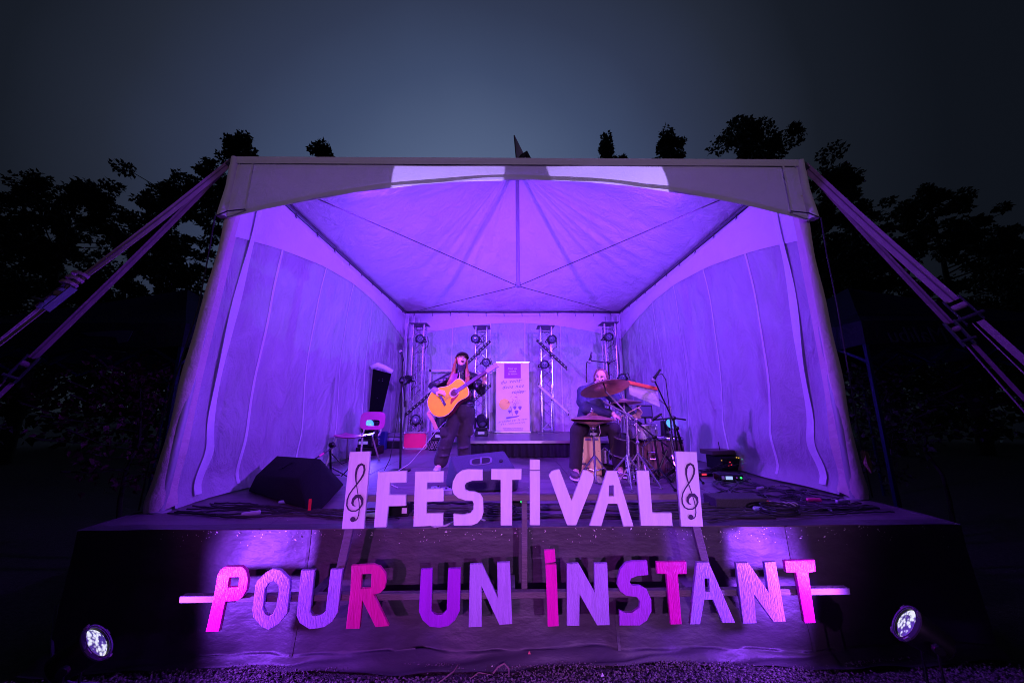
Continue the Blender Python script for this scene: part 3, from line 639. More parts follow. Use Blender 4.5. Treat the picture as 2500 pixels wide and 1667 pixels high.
# beams and washes thrown by these lamps
dL = Vector((.42, -1, .30)).normalized(); dR = Vector((-.35, -1, .32)).normalized()
spot('valance_beam', (-2.085, 7.49, 1.415), (-.74, YF, 3.88), 11500, (.42, .28, 1.0), 11.6, .03, .01)
spot('valance_beam', cR+dR*.22, (.92, YF, 3.88), 11500, (.42, .28, 1.0), 12.9, .03, .01)
spot('violet_wash', cL+dL*.2, (2.4, 4.2, 2.9), 285, VIOLET, 155, .9, .12)
spot('violet_wash', cR+dR*.2, (-2.4, 4.2, 2.9), 285, VIOLET, 155, .9, .12)
spot('violet_wash', cC+Vector((.0, -.05, .2)), (-.2, 5.2, 5.0), 150, VIOLET, 150, .9, .12)
LETTERS = [
 ('F', [[(-0.966,1.243),(-0.785,1.251),(-0.783,1.184),(-0.889,1.181),(-0.888,1.105),(-0.783,1.104),(-0.779,1.043),(-0.89,1.041),(-0.896,0.918),(-0.968,0.918)]]),
 ('E', [[(-0.726,1.245),(-0.545,1.247),(-0.545,1.184),(-0.65,1.183),(-0.649,1.138),(-0.542,1.14),(-0.541,1.069),(-0.648,1.065),(-0.646,0.993),(-0.54,0.994),(-0.539,0.926),(-0.721,0.92)]]),
 ('S', [[(-0.293,1.256),(-0.292,1.194),(-0.357,1.192),(-0.396,1.179),(-0.409,1.158),(-0.403,1.134),(-0.378,1.123),(-0.339,1.12),(-0.305,1.107),(-0.288,1.078),(-0.284,1.0),(-0.295,0.964),(-0.322,0.936),(-0.357,0.925),(-0.467,0.924),(-0.471,0.988),(-0.408,0.984),(-0.364,0.993),(-0.345,1.016),(-0.343,1.052),(-0.352,1.071),(-0.399,1.073),(-0.444,1.087),(-0.473,1.111),(-0.484,1.142),(-0.48,1.185),(-0.459,1.227),(-0.426,1.251),(-0.386,1.259)]]),
 ('T', [[(-0.232,1.259),(-0.039,1.258),(-0.041,1.196),(-0.1,1.196),(-0.102,0.923),(-0.17,0.924),(-0.171,1.196),(-0.232,1.198)]]),
 ('i', [[(0.019,1.246),(0.081,1.246),(0.075,0.923),(0.015,0.924)]]),
 ('dot', [[(0.02,1.317),(0.082,1.315),(0.081,1.256),(0.019,1.256)]]),
 ('V', [[(0.143,1.221),(0.159,1.243),(0.185,1.252),(0.21,1.255),(0.283,1.059),(0.367,1.25),(0.39,1.247),(0.426,1.228),(0.431,1.206),(0.426,1.18),(0.306,0.922),(0.253,0.922),(0.246,0.935)]]),
 ('A', [[(0.523,1.244),(0.583,1.243),(0.67,0.913),(0.611,0.913),(0.58,1.047),(0.515,1.047),(0.466,0.916),(0.396,0.918)],[(0.528,1.159),(0.564,1.159),(0.56,1.088),(0.522,1.088)]]),
 ('L', [[(0.719,1.244),(0.795,1.243),(0.798,0.987),(0.921,0.986),(0.92,0.913),(0.723,0.916)]]),
 ('clefL', [[(-1.159,1.37),(-1.029,1.372),(-1.035,0.91),(-1.169,0.91)]]),
 ('clefR', [[(0.986,1.363),(1.121,1.36),(1.115,0.909),(0.979,0.911)]]),
 ('P', [[(-1.867,0.697),(-1.767,0.698),(-1.738,0.676),(-1.718,0.624),(-1.719,0.57),(-1.739,0.531),(-1.766,0.512),(-1.839,0.509),(-1.853,0.35),(-1.927,0.349),(-1.908,0.54),(-1.906,0.65),(-1.891,0.683)],[(-1.835,0.641),(-1.772,0.642),(-1.77,0.584),(-1.835,0.582)]]),
 ('O', [[(-1.574,0.684),(-1.529,0.677),(-1.467,0.626),(-1.46,0.595),(-1.458,0.444),(-1.502,0.388),(-1.558,0.356),(-1.602,0.374),(-1.656,0.423),(-1.667,0.461),(-1.666,0.593),(-1.66,0.616),(-1.614,0.663)],[(-1.561,0.621),(-1.533,0.599),(-1.52,0.568),(-1.526,0.475),(-1.542,0.436),(-1.563,0.426),(-1.59,0.438),(-1.608,0.468),(-1.608,0.577),(-1.59,0.608)]]),
 ('U', [[(-1.398,0.673),(-1.318,0.675),(-1.323,0.447),(-1.307,0.428),(-1.285,0.422),(-1.251,0.427),(-1.227,0.446),(-1.217,0.677),(-1.149,0.678),(-1.157,0.442),(-1.184,0.396),(-1.228,0.368),(-1.27,0.361),(-1.316,0.358),(-1.375,0.39),(-1.398,0.428)]]),
 ('R', [[(-1.092,0.697),(-0.958,0.702),(-0.918,0.689),(-0.885,0.653),(-0.876,0.618),(-0.883,0.571),(-0.908,0.547),(-0.949,0.538),(-0.846,0.369),(-0.921,0.364),(-1.014,0.513),(-1.019,0.357),(-1.097,0.356),(-1.087,0.564)],[(-1.029,0.651),(-0.965,0.654),(-0.963,0.57),(-1.028,0.568)]]),
 ('U', [[(-0.662,0.672),(-0.596,0.675),(-0.593,0.448),(-0.577,0.429),(-0.551,0.421),(-0.521,0.424),(-0.496,0.447),(-0.494,0.674),(-0.422,0.675),(-0.42,0.446),(-0.447,0.397),(-0.485,0.367),(-0.536,0.358),(-0.596,0.364),(-0.641,0.399),(-0.664,0.445)]]),
 ('N', [[(-0.36,0.698),(-0.289,0.7),(-0.187,0.507),(-0.191,0.705),(-0.116,0.707),(-0.103,0.374),(-0.176,0.369),(-0.29,0.584),(-0.287,0.36),(-0.361,0.359)]]),
 ('i', [[(0.11,0.692),(0.173,0.693),(0.179,0.359),(0.117,0.357)]]),
 ('dot', [[(0.103,0.774),(0.166,0.778),(0.169,0.711),(0.108,0.704)]]),
 ('N', [[(0.243,0.695),(0.313,0.698),(0.408,0.534),(0.414,0.696),(0.491,0.697),(0.487,0.362),(0.414,0.362),(0.312,0.535),(0.303,0.36),(0.232,0.361)]]),
 ('S', [[(0.742,0.709),(0.744,0.633),(0.676,0.628),(0.636,0.615),(0.625,0.593),(0.638,0.571),(0.691,0.569),(0.728,0.549),(0.751,0.493),(0.748,0.433),(0.716,0.383),(0.671,0.358),(0.552,0.359),(0.555,0.435),(0.584,0.422),(0.632,0.422),(0.678,0.451),(0.685,0.485),(0.667,0.511),(0.6,0.52),(0.568,0.542),(0.551,0.576),(0.556,0.615),(0.576,0.664),(0.612,0.699),(0.652,0.707)]]),
 ('T', [[(0.804,0.702),(0.988,0.703),(0.983,0.638),(0.928,0.637),(0.926,0.363),(0.862,0.362),(0.86,0.638),(0.801,0.642)]]),
 ('A', [[(1.057,0.697),(1.129,0.699),(1.252,0.367),(1.179,0.368),(1.135,0.494),(1.079,0.494),(1.039,0.362),(0.981,0.361)],[(1.092,0.611),(1.124,0.611),(1.12,0.533),(1.089,0.533)]]),
 ('N', [[(1.303,0.693),(1.378,0.695),(1.485,0.525),(1.484,0.696),(1.552,0.699),(1.565,0.371),(1.494,0.369),(1.389,0.526),(1.385,0.364),(1.307,0.362)]]),
 ('T', [[(1.611,0.704),(1.801,0.707),(1.795,0.645),(1.748,0.639),(1.746,0.363),(1.683,0.362),(1.674,0.64),(1.612,0.642)]]),
]
# ---------------------------------------------------------------- the letter sign
M_white = mat('painted_ply_white', (0.82, 0.80, 0.80), 0.5, var=.10, vscale=6, bump=.12, bscale=50, stretch=(4, 4, .6))
M_lilac = mat('painted_lilac', (0.52, 0.32, 0.74), 0.38, var=.16, vscale=7, bump=.5, bscale=40, stretch=(5, 5, .5))
M_pink = mat('painted_pink', (0.98, 0.01, 0.42), 0.36, var=.16, vscale=7, bump=.5, bscale=40, stretch=(5, 5, .5))
M_rose = mat('painted_rose', (0.88, 0.012, 0.28), 0.45, var=.16, vscale=7, bump=.3, bscale=40, stretch=(5, 5, .5))
M_purple = mat('painted_purple', (0.45, 0.03, 0.62), 0.4, var=.16, vscale=7, bump=.4, bscale=40, stretch=(5, 5, .5))
M_orchid = mat('painted_orchid', (0.52, 0.09, 0.66), 0.4, var=.16, vscale=7, bump=.4, bscale=40, stretch=(5, 5, .5))
M_batten = mat('raw_batten', (0.15, 0.12, 0.13), 0.7, var=.25, vscale=9, bump=.4, bscale=40, stretch=(.6, 4, 4))
M_ink = mat('clef_ink', (0.035, 0.012, 0.05), 0.6)
SY = 2.35
sign = empty('letter_sign', (0, SY, .35), 'wooden sign of cut-out letters reading FESTIVAL POUR UN INSTANT before the stage', 'sign')
cols = dict(F=M_white)
row2 = [M_pink, M_lilac, M_lilac, M_rose, M_purple, M_lilac, M_pink, M_pink, M_lilac, M_orchid, M_pink, M_lilac, M_lilac, M_pink]
boards = {}
for i, (ch, polys) in enumerate(LETTERS):
    if ch.startswith('clef'):
        boards[ch] = flat_shape('clef_board', polys, .022, M_white, sign, SY); boards[ch]['label'] = 'white board painted with a treble clef'
    else:
        m = M_white if i < 9 else row2[i-11]
        o = flat_shape('letter_dot' if ch == 'dot' else 'letter', polys, .022, m, sign, SY+.0005*(i % 3))
        if ch == 'dot': o['label'] = 'square dot of the letter I'
        else: o['label'] = ('white' if i < 9 else {M_pink: 'hot pink', M_lilac: 'lilac', M_rose: 'rose', M_purple: 'purple', M_orchid: 'orchid'}[m])+' cut-out letter '+ch.upper()
# treble clefs: brush stroke of varying width laid on the boards
CL = [(2062, 872, 10), (2085, 872, 12), (2104, 850, 12), (2111, 805, 12), (2107, 740, 11), (2092, 675, 10), (2070, 605, 10), (2050, 545, 10), (2032, 490, 10), (2013, 430, 16), (2000, 370, 22), (2000, 305, 28), (2016, 262, 30), (2046, 246, 26), (2076, 262, 24), (2092, 310, 24), (2088, 362, 22), (2066, 415, 20), (2032, 470, 17), (1992, 528, 15), (1962, 585, 15), (1950, 645, 16), (1956, 705, 17), (1982, 748, 17), (2022, 768, 16), (2072, 766, 15), (2112, 738, 16), (2131, 690, 22), (2122, 640, 34), (2090, 606, 40), (2048, 606, 40), (2020, 640, 34), (2016, 680, 28), (2032, 706, 18), (2058, 714, 5)]
def clef(board, key):
    poly = dict(LETTERS)[key][0]; tl, tr, br, bl = [Vector(p) for p in poly]
    b = MB(); pts = []
    for x, y, wd in CL:
        v = (y-108)/850; u = (x-(1885+(1947-1885)*v))/(233+12*v); p = tl.lerp(tr, u).lerp(bl.lerp(br, u), v); pts.append((p, wd*.46/850))
    up = []; dn = []
    for i, (p, wd) in enumerate(pts):
        d = (pts[min(i+1, len(pts)-1)][0]-pts[max(i-1, 0)][0]).normalized(); nn = Vector((-d.y, d.x)); up.append(p+nn*wd/2); dn.append(p-nn*wd/2)
    n = len(pts); V = [(p.x, SY-.0015-.00003*i, p.y) for i, p in enumerate(up)]+[(p.x, SY-.0015-.00003*i, p.y) for i, p in enumerate(dn)]
    b.add(V, [(i, i+1, n+i+1, n+i) for i in range(n-1)])
    p0 = pts[0][0]; ring = [(p0.x-.004+.017*math.cos(a*.5236), SY-.0022, p0.y+.008+.016*math.sin(a*.5236)) for a in range(12)]
    b.add(ring, [tuple(range(12))]); b.build('treble_clef', M_ink, board, smooth=0)
clef(boards['clefL'], 'clefL'); clef(boards['clefR'], 'clefR')
b = MB(); b.box((-.04, SY+.046, 1.077), (2.10, .038, .036)); b.build('top_rail', M_batten, sign, bevel=.003)
b = MB(); b.bar((-2.14, SY+.050, .505), (2.02, SY+.050, .516), .042, .036, (0, 0, 1)); b.build('bottom_rail', M_batten, sign, bevel=.003)
b = MB(); b.bar((-.015, SY+.09, 1.09), (-.022, SY+.09, .49), .036, .036, (0, -1, 0)); b.build('post', M_batten, sign, bevel=.002)
b = MB(); b.bar((-1.085, SY+.045, 1.25), (-1.185, SY+.045, .60), .05, .03, (0, -1, 0)); b.build('post', M_batten, sign, bevel=.002)
b = MB(); b.bar((1.03, SY+.045, 1.25), (1.14, SY+.045, .60), .05, .03, (0, -1, 0)); b.build('post', M_batten, sign, bevel=.002)
for x in (-1.35, -.1, 1.0):
    b = MB(); b.box((x, (SY+.07+SF)/2-.03, .50), (.04, SF-SY-.12, .03)); b.build('bracket', M_batten, sign)
b = MB(); b.tube([(.325, SY+.012, .72), (.33, SY+.012, .73)], .006, 6); b.build('dot_peg', M_truss, sign)
# loose cable hanging behind the bottom of the E and S
# ---------------------------------------------------------------- guy straps
M_strap = mat('webbing', (0.34, 0.22, 0.27), 0.75, var=.15, vscale=14, bump=.3, bscale=90)
M_strap2 = mat('webbing_faded', (0.22, 0.13, 0.17), 0.8, var=.2, vscale=14)
M_ratchet = mat('ratchet_steel', (0.07, 0.07, 0.085), 0.4, .5)
def guy(top, buck, ground, label, m, wd, loops=False, twist=0.0, tail=True):
    top, buck, ground = Vector(top), Vector(buck), Vector(ground)
    t = empty('guy_strap', ground, label, 'strap', 'webbing straps guying the tent corners'); d = (buck-top).normalized()
    n = 14; pts = [top.lerp(buck, i/n)+Vector((0, 0, -.02*math.sin(math.pi*i/n))) for i in range(n+1)]
    side0 = d.cross((top+buck)/2-Vector((-.12, 0, 1.66))).normalized(); ax = d
    sides = [Quaternion(ax, twist*(i/n)**1.5) @ side0 for i in range(n+1)]
    b = MB(); b.ribbon(pts, wd, sides); b.build('strap', m, t)
    b = MB(); b.ribbon([p+Vector((0, -.0045, .002)) for p in pts], wd*.12, sides); b.build('stripe', mat('stripe_dark', (.12, .06, .10), .8), t)
    b = MB(); b.tube([top+Vector((0, 0, .03)), top, top+d*.06], .02, 8); b.build('corner_hook', M_ratchet, t)
    s = sides[-1]; nrm_ = d.cross(s)
    b = MB()
    for k in (-1, 1): b.bar(buck-d*.02+s*k*(wd*.6), buck+d*.19+s*k*(wd*.6), .008, .045, nrm_)
    rb = b.build('ratchet', M_ratchet, t)
    b = MB(); b.tube([buck+d*.05-s*wd*.65, buck+d*.05+s*wd*.65], .022, 10); b.build('spool', m, rb)
    b = MB(); b.tube([buck+d*.15-s*wd*.95+nrm_*.05, buck+d*.15+s*wd*.95+nrm_*.05], .011, 8); b.build('handle', M_ratchet, rb)
    if loops:
        for k in range(3):
            b = MB(); c = buck-d*(.03+.035*k)+nrm_*.02
            b.ribbon([c+(s*math.cos(a)*.055+nrm_*math.sin(a)*.035-d*.01*k) for a in [j*math.pi/5 for j in range(11)]], .022, d); b.build('coiled_tail', m, t)
    b = MB(); e = buck+d*.19
    b.ribbon([e.lerp(ground, i/8)+s*.018 for i in range(9)], wd*.55, s); b.build('lower_strap', m, t)
    b = MB(); b.ribbon([e.lerp(ground, i/8)-s*.018+Vector((0, 0, -.05*math.sin(i/8*3.1))) for i in range(9)], wd*.4, nrm_); b.build('loose_end', m, t)
    b = MB(); b.tube([ground+Vector((0, 0, .12)), ground-Vector((0, 0, .02))], .014, 6); b.build('stake', M_ratchet, t)
    return t
def anchor(top, buck):
    top, buck = Vector(top), Vector(buck); d = buck-top; return buck+d*(buck.z/(-d.z))
TL = (-HW-.06, YF-.04, ZE-.02); TR = (HW+.06, YF-.04, ZE-.03)
BL1 = (-3.24, 2.35, 2.488); BL2 = (-3.65, 2.56, 2.02); BR1 = (3.10, 2.35, 2.400); BR2 = (3.36, 2.59, 2.290)
guy(TL, BL1, anchor(TL, BL1), 'upper mauve strap from the left tent corner with coiled tail at its ratchet', M_strap, .052, True, 1.0)
guy(TL, BL2, anchor(TL, BL2), 'lower darker strap from the left tent corner', M_strap2, .045, False, .2)
guy(TR, BR1, anchor(TR, BR1), 'broad upper mauve strap from the right tent corner', M_strap, .068, False, -.1)
guy(TR, BR2, anchor(TR, BR2), 'thinner lower strap from the right tent corner', M_strap2, .045, False, -.3)

# ---------------------------------------------------------------- pop-up canopies beside the stage
M_navy = cloth('canopy_navy', (0.020, 0.022, 0.045), transl=.05, wr=.4, wscale=3)
M_blueleg = mat('blue_tube', (0.025, 0.03, 0.14), .4, .3)
M_print = mat('canopy_print', (0.10, 0.11, 0.16), .7)
def canopy(cx, cy, hw, eave, peak, label):
    t = empty('pop_up_canopy', (cx, cy, 0), label, 'canopy', 'dark pop-up canopies beside the stage')
    cs = [(-1, -1), (1, -1), (1, 1), (-1, 1)]
    for k in range(4):
        a, c_ = cs[k], cs[(k+1) % 4]
        def fn(u, v):
            s = 1-v; p = Vector((a[0]+(c_[0]-a[0])*u, a[1]+(c_[1]-a[1])*u, 0))*hw*s
            return (cx+p.x, cy+p.y, eave+(peak-eave)*(v**1.15)-.05*math.sin(u*math.pi)*math.sin(v*math.pi))
        b = MB(); b.grid(10, 10, fn); b.build('roof_panel', M_navy, t, smooth=180)
        b = MB(); b.grid(12, 3, lambda u, v: (cx+(a[0]+(c_[0]-a[0])*u)*hw*1.005, cy+(a[1]+(c_[1]-a[1])*u)*hw*1.005, eave-.28*v+.012*math.sin(u*20)*v)); b.build('valance', M_navy, t, smooth=180)
        b = MB(); b.bar((cx+a[0]*hw*.98, cy+a[1]*hw*.98, 0), (cx+a[0]*hw*.98, cy+a[1]*hw*.98, eave), .035, .035, (0, 1, 0)); b.build('leg', M_blueleg, t)
        m1 = [(a[0]+(c_[0]-a[0])*u)*hw*.97 for u in (0, .25, .5, .75, 1)]; m2 = [(a[1]+(c_[1]-a[1])*u)*hw*.97 for u in (0, .25, .5, .75, 1)]
        for ph in (0, 1):
            b = MB()
            for i in range(4):
                z0 = eave-.05-.42*((i+ph) % 2); z1 = eave-.05-.42*((i+1+ph) % 2)
                b.bar((cx+m1[i], cy+m2[i], z0), (cx+m1[i+1], cy+m2[i+1], z1), .02, .03)
            b.build('scissor_brace', M_blueleg, t)
    return t
cl = canopy(-5.35, 5.4, 1.5, 2.62, 3.55, 'dark pop-up canopy left of the stage with faint printed mark')
cr = canopy(5.45, 5.3, 1.5, 2.62, 3.55, 'dark pop-up canopy right of the stage with faint mirrored lettering')
Mt = Matrix.Translation((4.55, 3.77, 2.44)) @ Matrix.Rotation(R(90), 4, 'X') @ Matrix.Scale(-1, 4, (1, 0, 0))
text_mesh('lettering', 'Malibu', .26, M_print, cr, Mt, shear=.25)
b = MB(); Ml = [(-5.0, 2.50), (-4.55, 2.53), (-4.42, 2.52), (-4.46, 2.40), (-4.56, 2.38), (-4.60, 2.45), (-4.75, 2.46), (-4.9, 2.46)]
flat_shape('printed_mark', [Ml], .004, M_print, cl, 3.885)

# ---------------------------------------------------------------- trees
M_bark = mat('bark', (0.06, 0.048, 0.04), 0.9, var=.3, bump=.6, bscale=20, stretch=(1, 1, .2))
def leaf_mat(name, col):
    m = bpy.data.materials.new(name); m.use_nodes = True; n = m.node_tree.nodes; l = m.node_tree.links
    b = n['Principled BSDF']; b.inputs['Roughness'].default_value = .55
    oi = n.new('ShaderNodeNewGeometry'); mr = n.new('ShaderNodeMapRange'); mr.inputs[3].default_value = .55; mr.inputs[4].default_value = 1.4
    sc = n.new('ShaderNodeVectorMath'); sc.operation = 'SCALE'; sc.inputs[0].default_value = col
    l.new(oi.outputs['Random Per Island'], mr.inputs[0]); l.new(mr.outputs[0], sc.inputs['Scale']); l.new(sc.outputs[0], b.inputs['Base Color']); return m
M_leafs = [leaf_mat('leaf_dark', (.035, .055, .022)), leaf_mat('leaf_mid', (.042, .065, .028)), leaf_mat('leaf_red', (.13, .025, .05))]  # red leaves: pink light on the left bush put into the colour
LEAF = np.array([(0, 0, 0), (.34, .28, .05), (.18, .62, .0), (0, 1.0, -.08), (-.2, .6, .02), (-.36, .3, .04)])
def make_tree(base, H, rx, label, seed, leaves=5200, leaf=.15, group='trees behind the tent', trunk_r=.16, low=.28, m=0, name='tree', cat='tree', shape=None):
    r = np.random.default_rng(seed); t = empty(name, base, label, cat, group); bx, by, bz = base
    # limbs
    tb = MB(); lean = r.normal(0, .03, 2); top = Vector((bx+lean[0]*H, by+lean[1]*H, bz+H*.93))
    tr = [Vector((bx, by, bz)).lerp(top, k/7)+Vector((r.normal()*.05*k*.3, r.normal()*.05*k*.3, 0)) for k in range(8)]
    tb.tube(tr, [trunk_r*(1-k/7.6) for k in range(8)], 8)
    tips = []
    nl = 34
    for k in range(nl):
        f = low+(.97-low)*(k/nl)**.9; p0 = Vector((bx, by, bz)).lerp(top, f); a = r.uniform(0, 6.283)
        reach = rx*(shape(f) if shape else (max(.12, 1-abs((f-low)/(1-low)*2-.95)**2.6)))*r.uniform(.72, 1.22)
        e = p0+Vector((math.cos(a)*reach, math.sin(a)*reach, reach*r.uniform(.05, .55)))
        mid = p0.lerp(e, .5)+Vector((0, 0, -.05*reach))
        tb.tube([p0, mid, e], [trunk_r*.34*(1.1-f), trunk_r*.2*(1.1-f), .012], 5)
        for q in range(6):
            s = r.uniform(.3, 1.0); c = p0.lerp(e, s)+Vector(r.normal(0, .16*rx*.5, 3)); tips.append((c, r.uniform(.16, .36)*max(.5, rx*.42)))
    tips += [(top+Vector((0, 0, .12*k-.5)), .30*max(.8, rx*.4)) for k in range(6)]
    tb.build('trunk', M_bark, t, smooth=60)
    per = max(4, leaves//len(tips)); N = per*len(tips)
    cen = np.repeat(np.array([tuple(c) for c, _ in tips]), per, 0); rad = np.repeat(np.array([q for _, q in tips]), per)
    dirs = r.normal(0, 1, (N, 3)); dirs /= np.linalg.norm(dirs, axis=1)[:, None]
    pos = cen+dirs*(rad*r.uniform(.2, 1, N)**.5)[:, None]*np.array([1, 1, .75])
    yv = dirs*.5+r.normal(0, .7, (N, 3))+np.array([0, 0, -.25]); yv /= np.linalg.norm(yv, axis=1)[:, None]
    xv = np.cross(yv, r.normal(0, 1, (N, 3))); xv /= np.linalg.norm(xv, axis=1)[:, None]; zv = np.cross(xv, yv)
    sz = leaf*r.uniform(.6, 1.25, N)
    V = pos[:, None, :]+sz[:, None, None]*(LEAF[None, :, 0:1]*xv[:, None, :]+LEAF[None, :, 1:2]*yv[:, None, :]+LEAF[None, :, 2:3]*zv[:, None, :])
    V = V.reshape(-1, 3)-np.array(base); idx = np.arange(N)[:, None]*6
    F = np.concatenate([idx+np.array([0, 1, 2, 3]), idx+np.array([0, 3, 4, 5])], 0)
    me = bpy.data.meshes.new('crown'); me.from_pydata([tuple(v) for v in V.tolist()], [], [tuple(f) for f in F.tolist()])
    finish(me, 'crown', M_leafs[m], t, 0, fix=False); return t
TREES = [((-15.4, 11.0, 0), 10.2, 2.6, 'tall rounded tree at the far left edge of the sky', 11000),
 ((-18.4, 12.0, 0), 8.6, 2.2, 'lower tree at the left picture border', 6000),
 ((-13.4, 13.0, 0), 11.2, 2.0, 'tree between the far left tree and the tent corner', 6500),
 ((-10.9, 12.0, 0), 13.1, 2.3, 'tree touching the left tent corner above the straps', 9500),
 ((-8.05, 12.0, 0), 12.8, 1.1, 'leafy treetop just showing over the left half of the tent roof', 5200),
 ((3.72, 12.0, 0), 13.1, .8, 'rounded treetop over the roof right of the pennant', 5200),
 ((6.42, 12.0, 0), 12.35, .85, 'narrow treetop over the right half of the roof', 3600),
 ((7.25, 12.4, 0), 12.3, .5, 'small sprig of treetop beside the narrow one over the roof', 1200),
 ((10.4, 12.2, 0), 13.9, 3.3, 'big spreading tree behind the right tent corner', 15000),
 ((13.4, 12.2, 0), 11.6, 2.2, 'tree below the right straps beside the big spreading tree', 8000),
 ((16.2, 12.0, 0), 10.9, 2.0, 'round-headed tree right of the straps', 9000),
 ((19.6, 12.5, 0), 8.8, 2.3, 'low tree at the right picture border', 6500),
 ((22.0, 13.0, 0), 7.6, 2.3, 'outermost tree cut by the right picture border', 4500)]
for i, (p, H, rx, lab, n) in enumerate(TREES): make_tree(p, H, rx, lab, 20+i, int(n*2.5), .135, m=i % 2, trunk_r=.2, low=.22 if rx > 1.5 else .55)
# dark mass of woodland closing the horizon
def hedge_mass(name, pts, label, seed, n):
    r = np.random.default_rng(seed); V = []; F = []
    for i in range(n):
        k = r.integers(0, len(pts)-1); f = r.random(); a = Vector(pts[k]).lerp(Vector(pts[k+1]), f)
        h = a.z*(.75+.25*math.sin(a.x*1.3)*math.sin(a.x*.47+1)); c = np.array([a.x+r.normal()*.4, a.y+r.normal()*.7, h*r.random()**.6])
        yv = r.normal(0, 1, 3); yv /= np.linalg.norm(yv); xv = np.cross(yv, r.normal(0, 1, 3)); xv /= np.linalg.norm(xv); s = r.uniform(.25, .5)
        o = len(V); V += [tuple(c+s*(p[0]*xv+p[1]*yv)) for p in LEAF]; F += [(o, o+1, o+2, o+3), (o, o+3, o+4, o+5)]
    me = bpy.data.meshes.new(name); me.from_pydata(V, [], F); return tag(finish(me, name, M_leafs[0], None, 0, fix=False), label, 'woodland', kind='stuff')
hedge_mass('woodland', [(-40, 12, 4.5), (-26, 15, 5.5), (-14, 17, 5.8), (-4, 18, 5), (6, 18, 5), (14, 17, 5.8), (26, 15, 5.2), (40, 12, 4.5)], 'dark woodland closing the horizon behind the trees', 3, 26000)
# bushes; stray pink light on the left one is painted as leaf colour
make_tree((-4.55, 4.25, 0), 2.35, .75, 'bush left of the tent wall with bare twigs and leaves painted as pink-lit', 71, 900, .07, 'bushes beside the tent', .03, .35, 2, 'bush', 'bush')
make_tree((4.85, 4.6, 0), 2.3, .7, 'bush right of the tent wall behind the blue canopy leg', 72, 1000, .07, 'bushes beside the tent', .03, .35, 1, 'bush', 'bush')
make_tree((6.2, 5.2, 0), 2.5, .8, 'bush farther right under the lettered canopy', 73, 900, .07, 'bushes beside the tent', .03, .4, 1, 'bush', 'bush')
make_tree((-5.6, 3.2, 0), 2.1, .55, 'small bush at the left picture border below the straps', 74, 600, .07, 'bushes beside the tent', .03, .4, 0, 'bush', 'bush')
# ---------------------------------------------------------------- things on the stage
M_rubber = MATS['rubber_black']; M_spk = mat('speaker_black', (0.007, 0.007, 0.010), 0.7, var=.25, vscale=60, bump=.5, bscale=260, spec=.12)
M_spk2 = mat('speaker_blue_lit', (0.05, 0.05, 0.09), 0.55, var=.25, vscale=60, bump=.5, bscale=260)  # blue light on the black cabinet, put into its base colour
def handle_on(parent, q, m_in, m_rim, s=1.0):
    """recessed cup handle on a quad panel q (tl,tr,br,bl)"""
    tl, tr, br, bl = [Vector(p) for p in q]; c = (tl+tr+br+bl)/4; ux = ((tr+br)-(tl+bl)).normalized(); uy = ((tl+tr)-(bl+br)); uy = (uy-ux*uy.dot(ux)).normalized(); n = ux.cross(uy)
    if n.y > 0: n = -n
    w_, h_ = .105*s, .058*s
    def ring(k, off): return [c+ux*(math.copysign(abs(math.cos(a))**.55, math.cos(a))*w_*k)+uy*(math.copysign(abs(math.sin(a))**.55, math.sin(a))*h_*k)+n*off for a in [j*math.pi/14 for j in range(28)]]
    b = MB(); r1, r2 = ring(1.0, .0045), ring(.82, .004); N = 28
    b.add(r1+r2+ring(1.0, -.002), [(i, (i+1) % N, N+(i+1) % N, N+i) for i in range(N)]+[(i, 2*N+i, 2*N+(i+1) % N, (i+1) % N) for i in range(N)]); hr = b.build('handle_rim', m_rim, parent, smooth=50)
    b = MB(); b.add(ring(.83, .002), [tuple(range(N))]); b.build('handle_cup', m_in, hr, smooth=0)
    b = MB(); b.bar(c-uy*h_*.85+n*.008, c+uy*h_*.85+n*.008, .018*s, .012, n); b.build('handle_grip', m_rim, hr)
def wedge(pts, panel, label, m, mr, tape=None, s=1.0, rear=None):
    base = Vector((sum(p[0] for p in pts)/len(pts), sum(p[1] for p in pts)/len(pts), ST))
    t = empty('stage_monitor', base, label, 'monitor', 'wedge monitors at the stage front')
    hull('cabinet', pts, m, t, bevel=.012); handle_on(t, panel, mat('cup_dark', (.012, .012, .014), .5), mr, s)
    return t
wl = wedge([(-2.80, 3.78, .81), (-2.12, 3.32, .81), (-1.78, 3.08, .81), (-1.70, 3.15, .81), (-1.80, 3.74, .88), (-2.1, 4.05, .81), (-2.66, 4.2, .81), (-2.72, 3.75, .975), (-2.05, 3.36, 1.014), (-2.75, 4.1, 1.123), (-2.08, 3.75, 1.138)],
      [(-2.75, 4.1, 1.125), (-2.08, 3.75, 1.14), (-2.05, 3.36, 1.016), (-2.72, 3.75, .977)], 'black wedge monitor at the left front corner of the stage', M_spk, M_spk)
b = MB(); b.box((-1.775, 3.075, .865), (.022, .004, .09), (0, 0, .6)); b.build('red_tape', mat('tape_red', (.75, .02, .03), .5), wl)
wc = wedge([(-.655, 3.7, .99), (-.062, 3.72, 1.045), (-.77, 4.0, 1.12), (-.176, 4.02, 1.175), (-.66, 3.7, .81), (-.03, 3.76, .81), (-.82, 4.02, .81), (-.02, 4.1, .81), (-.78, 4.3, .81), (-.12, 4.33, .81), (-.0, 3.95, .93)],
      [(-.77, 4.0, 1.122), (-.176, 4.02, 1.177), (-.062, 3.72, 1.047), (-.655, 3.7, .992)], 'blue-lit wedge monitor before the singer behind the letters S and T', M_spk2, mat('rim_grey', (.16, .15, .2), .45), s=1.15)
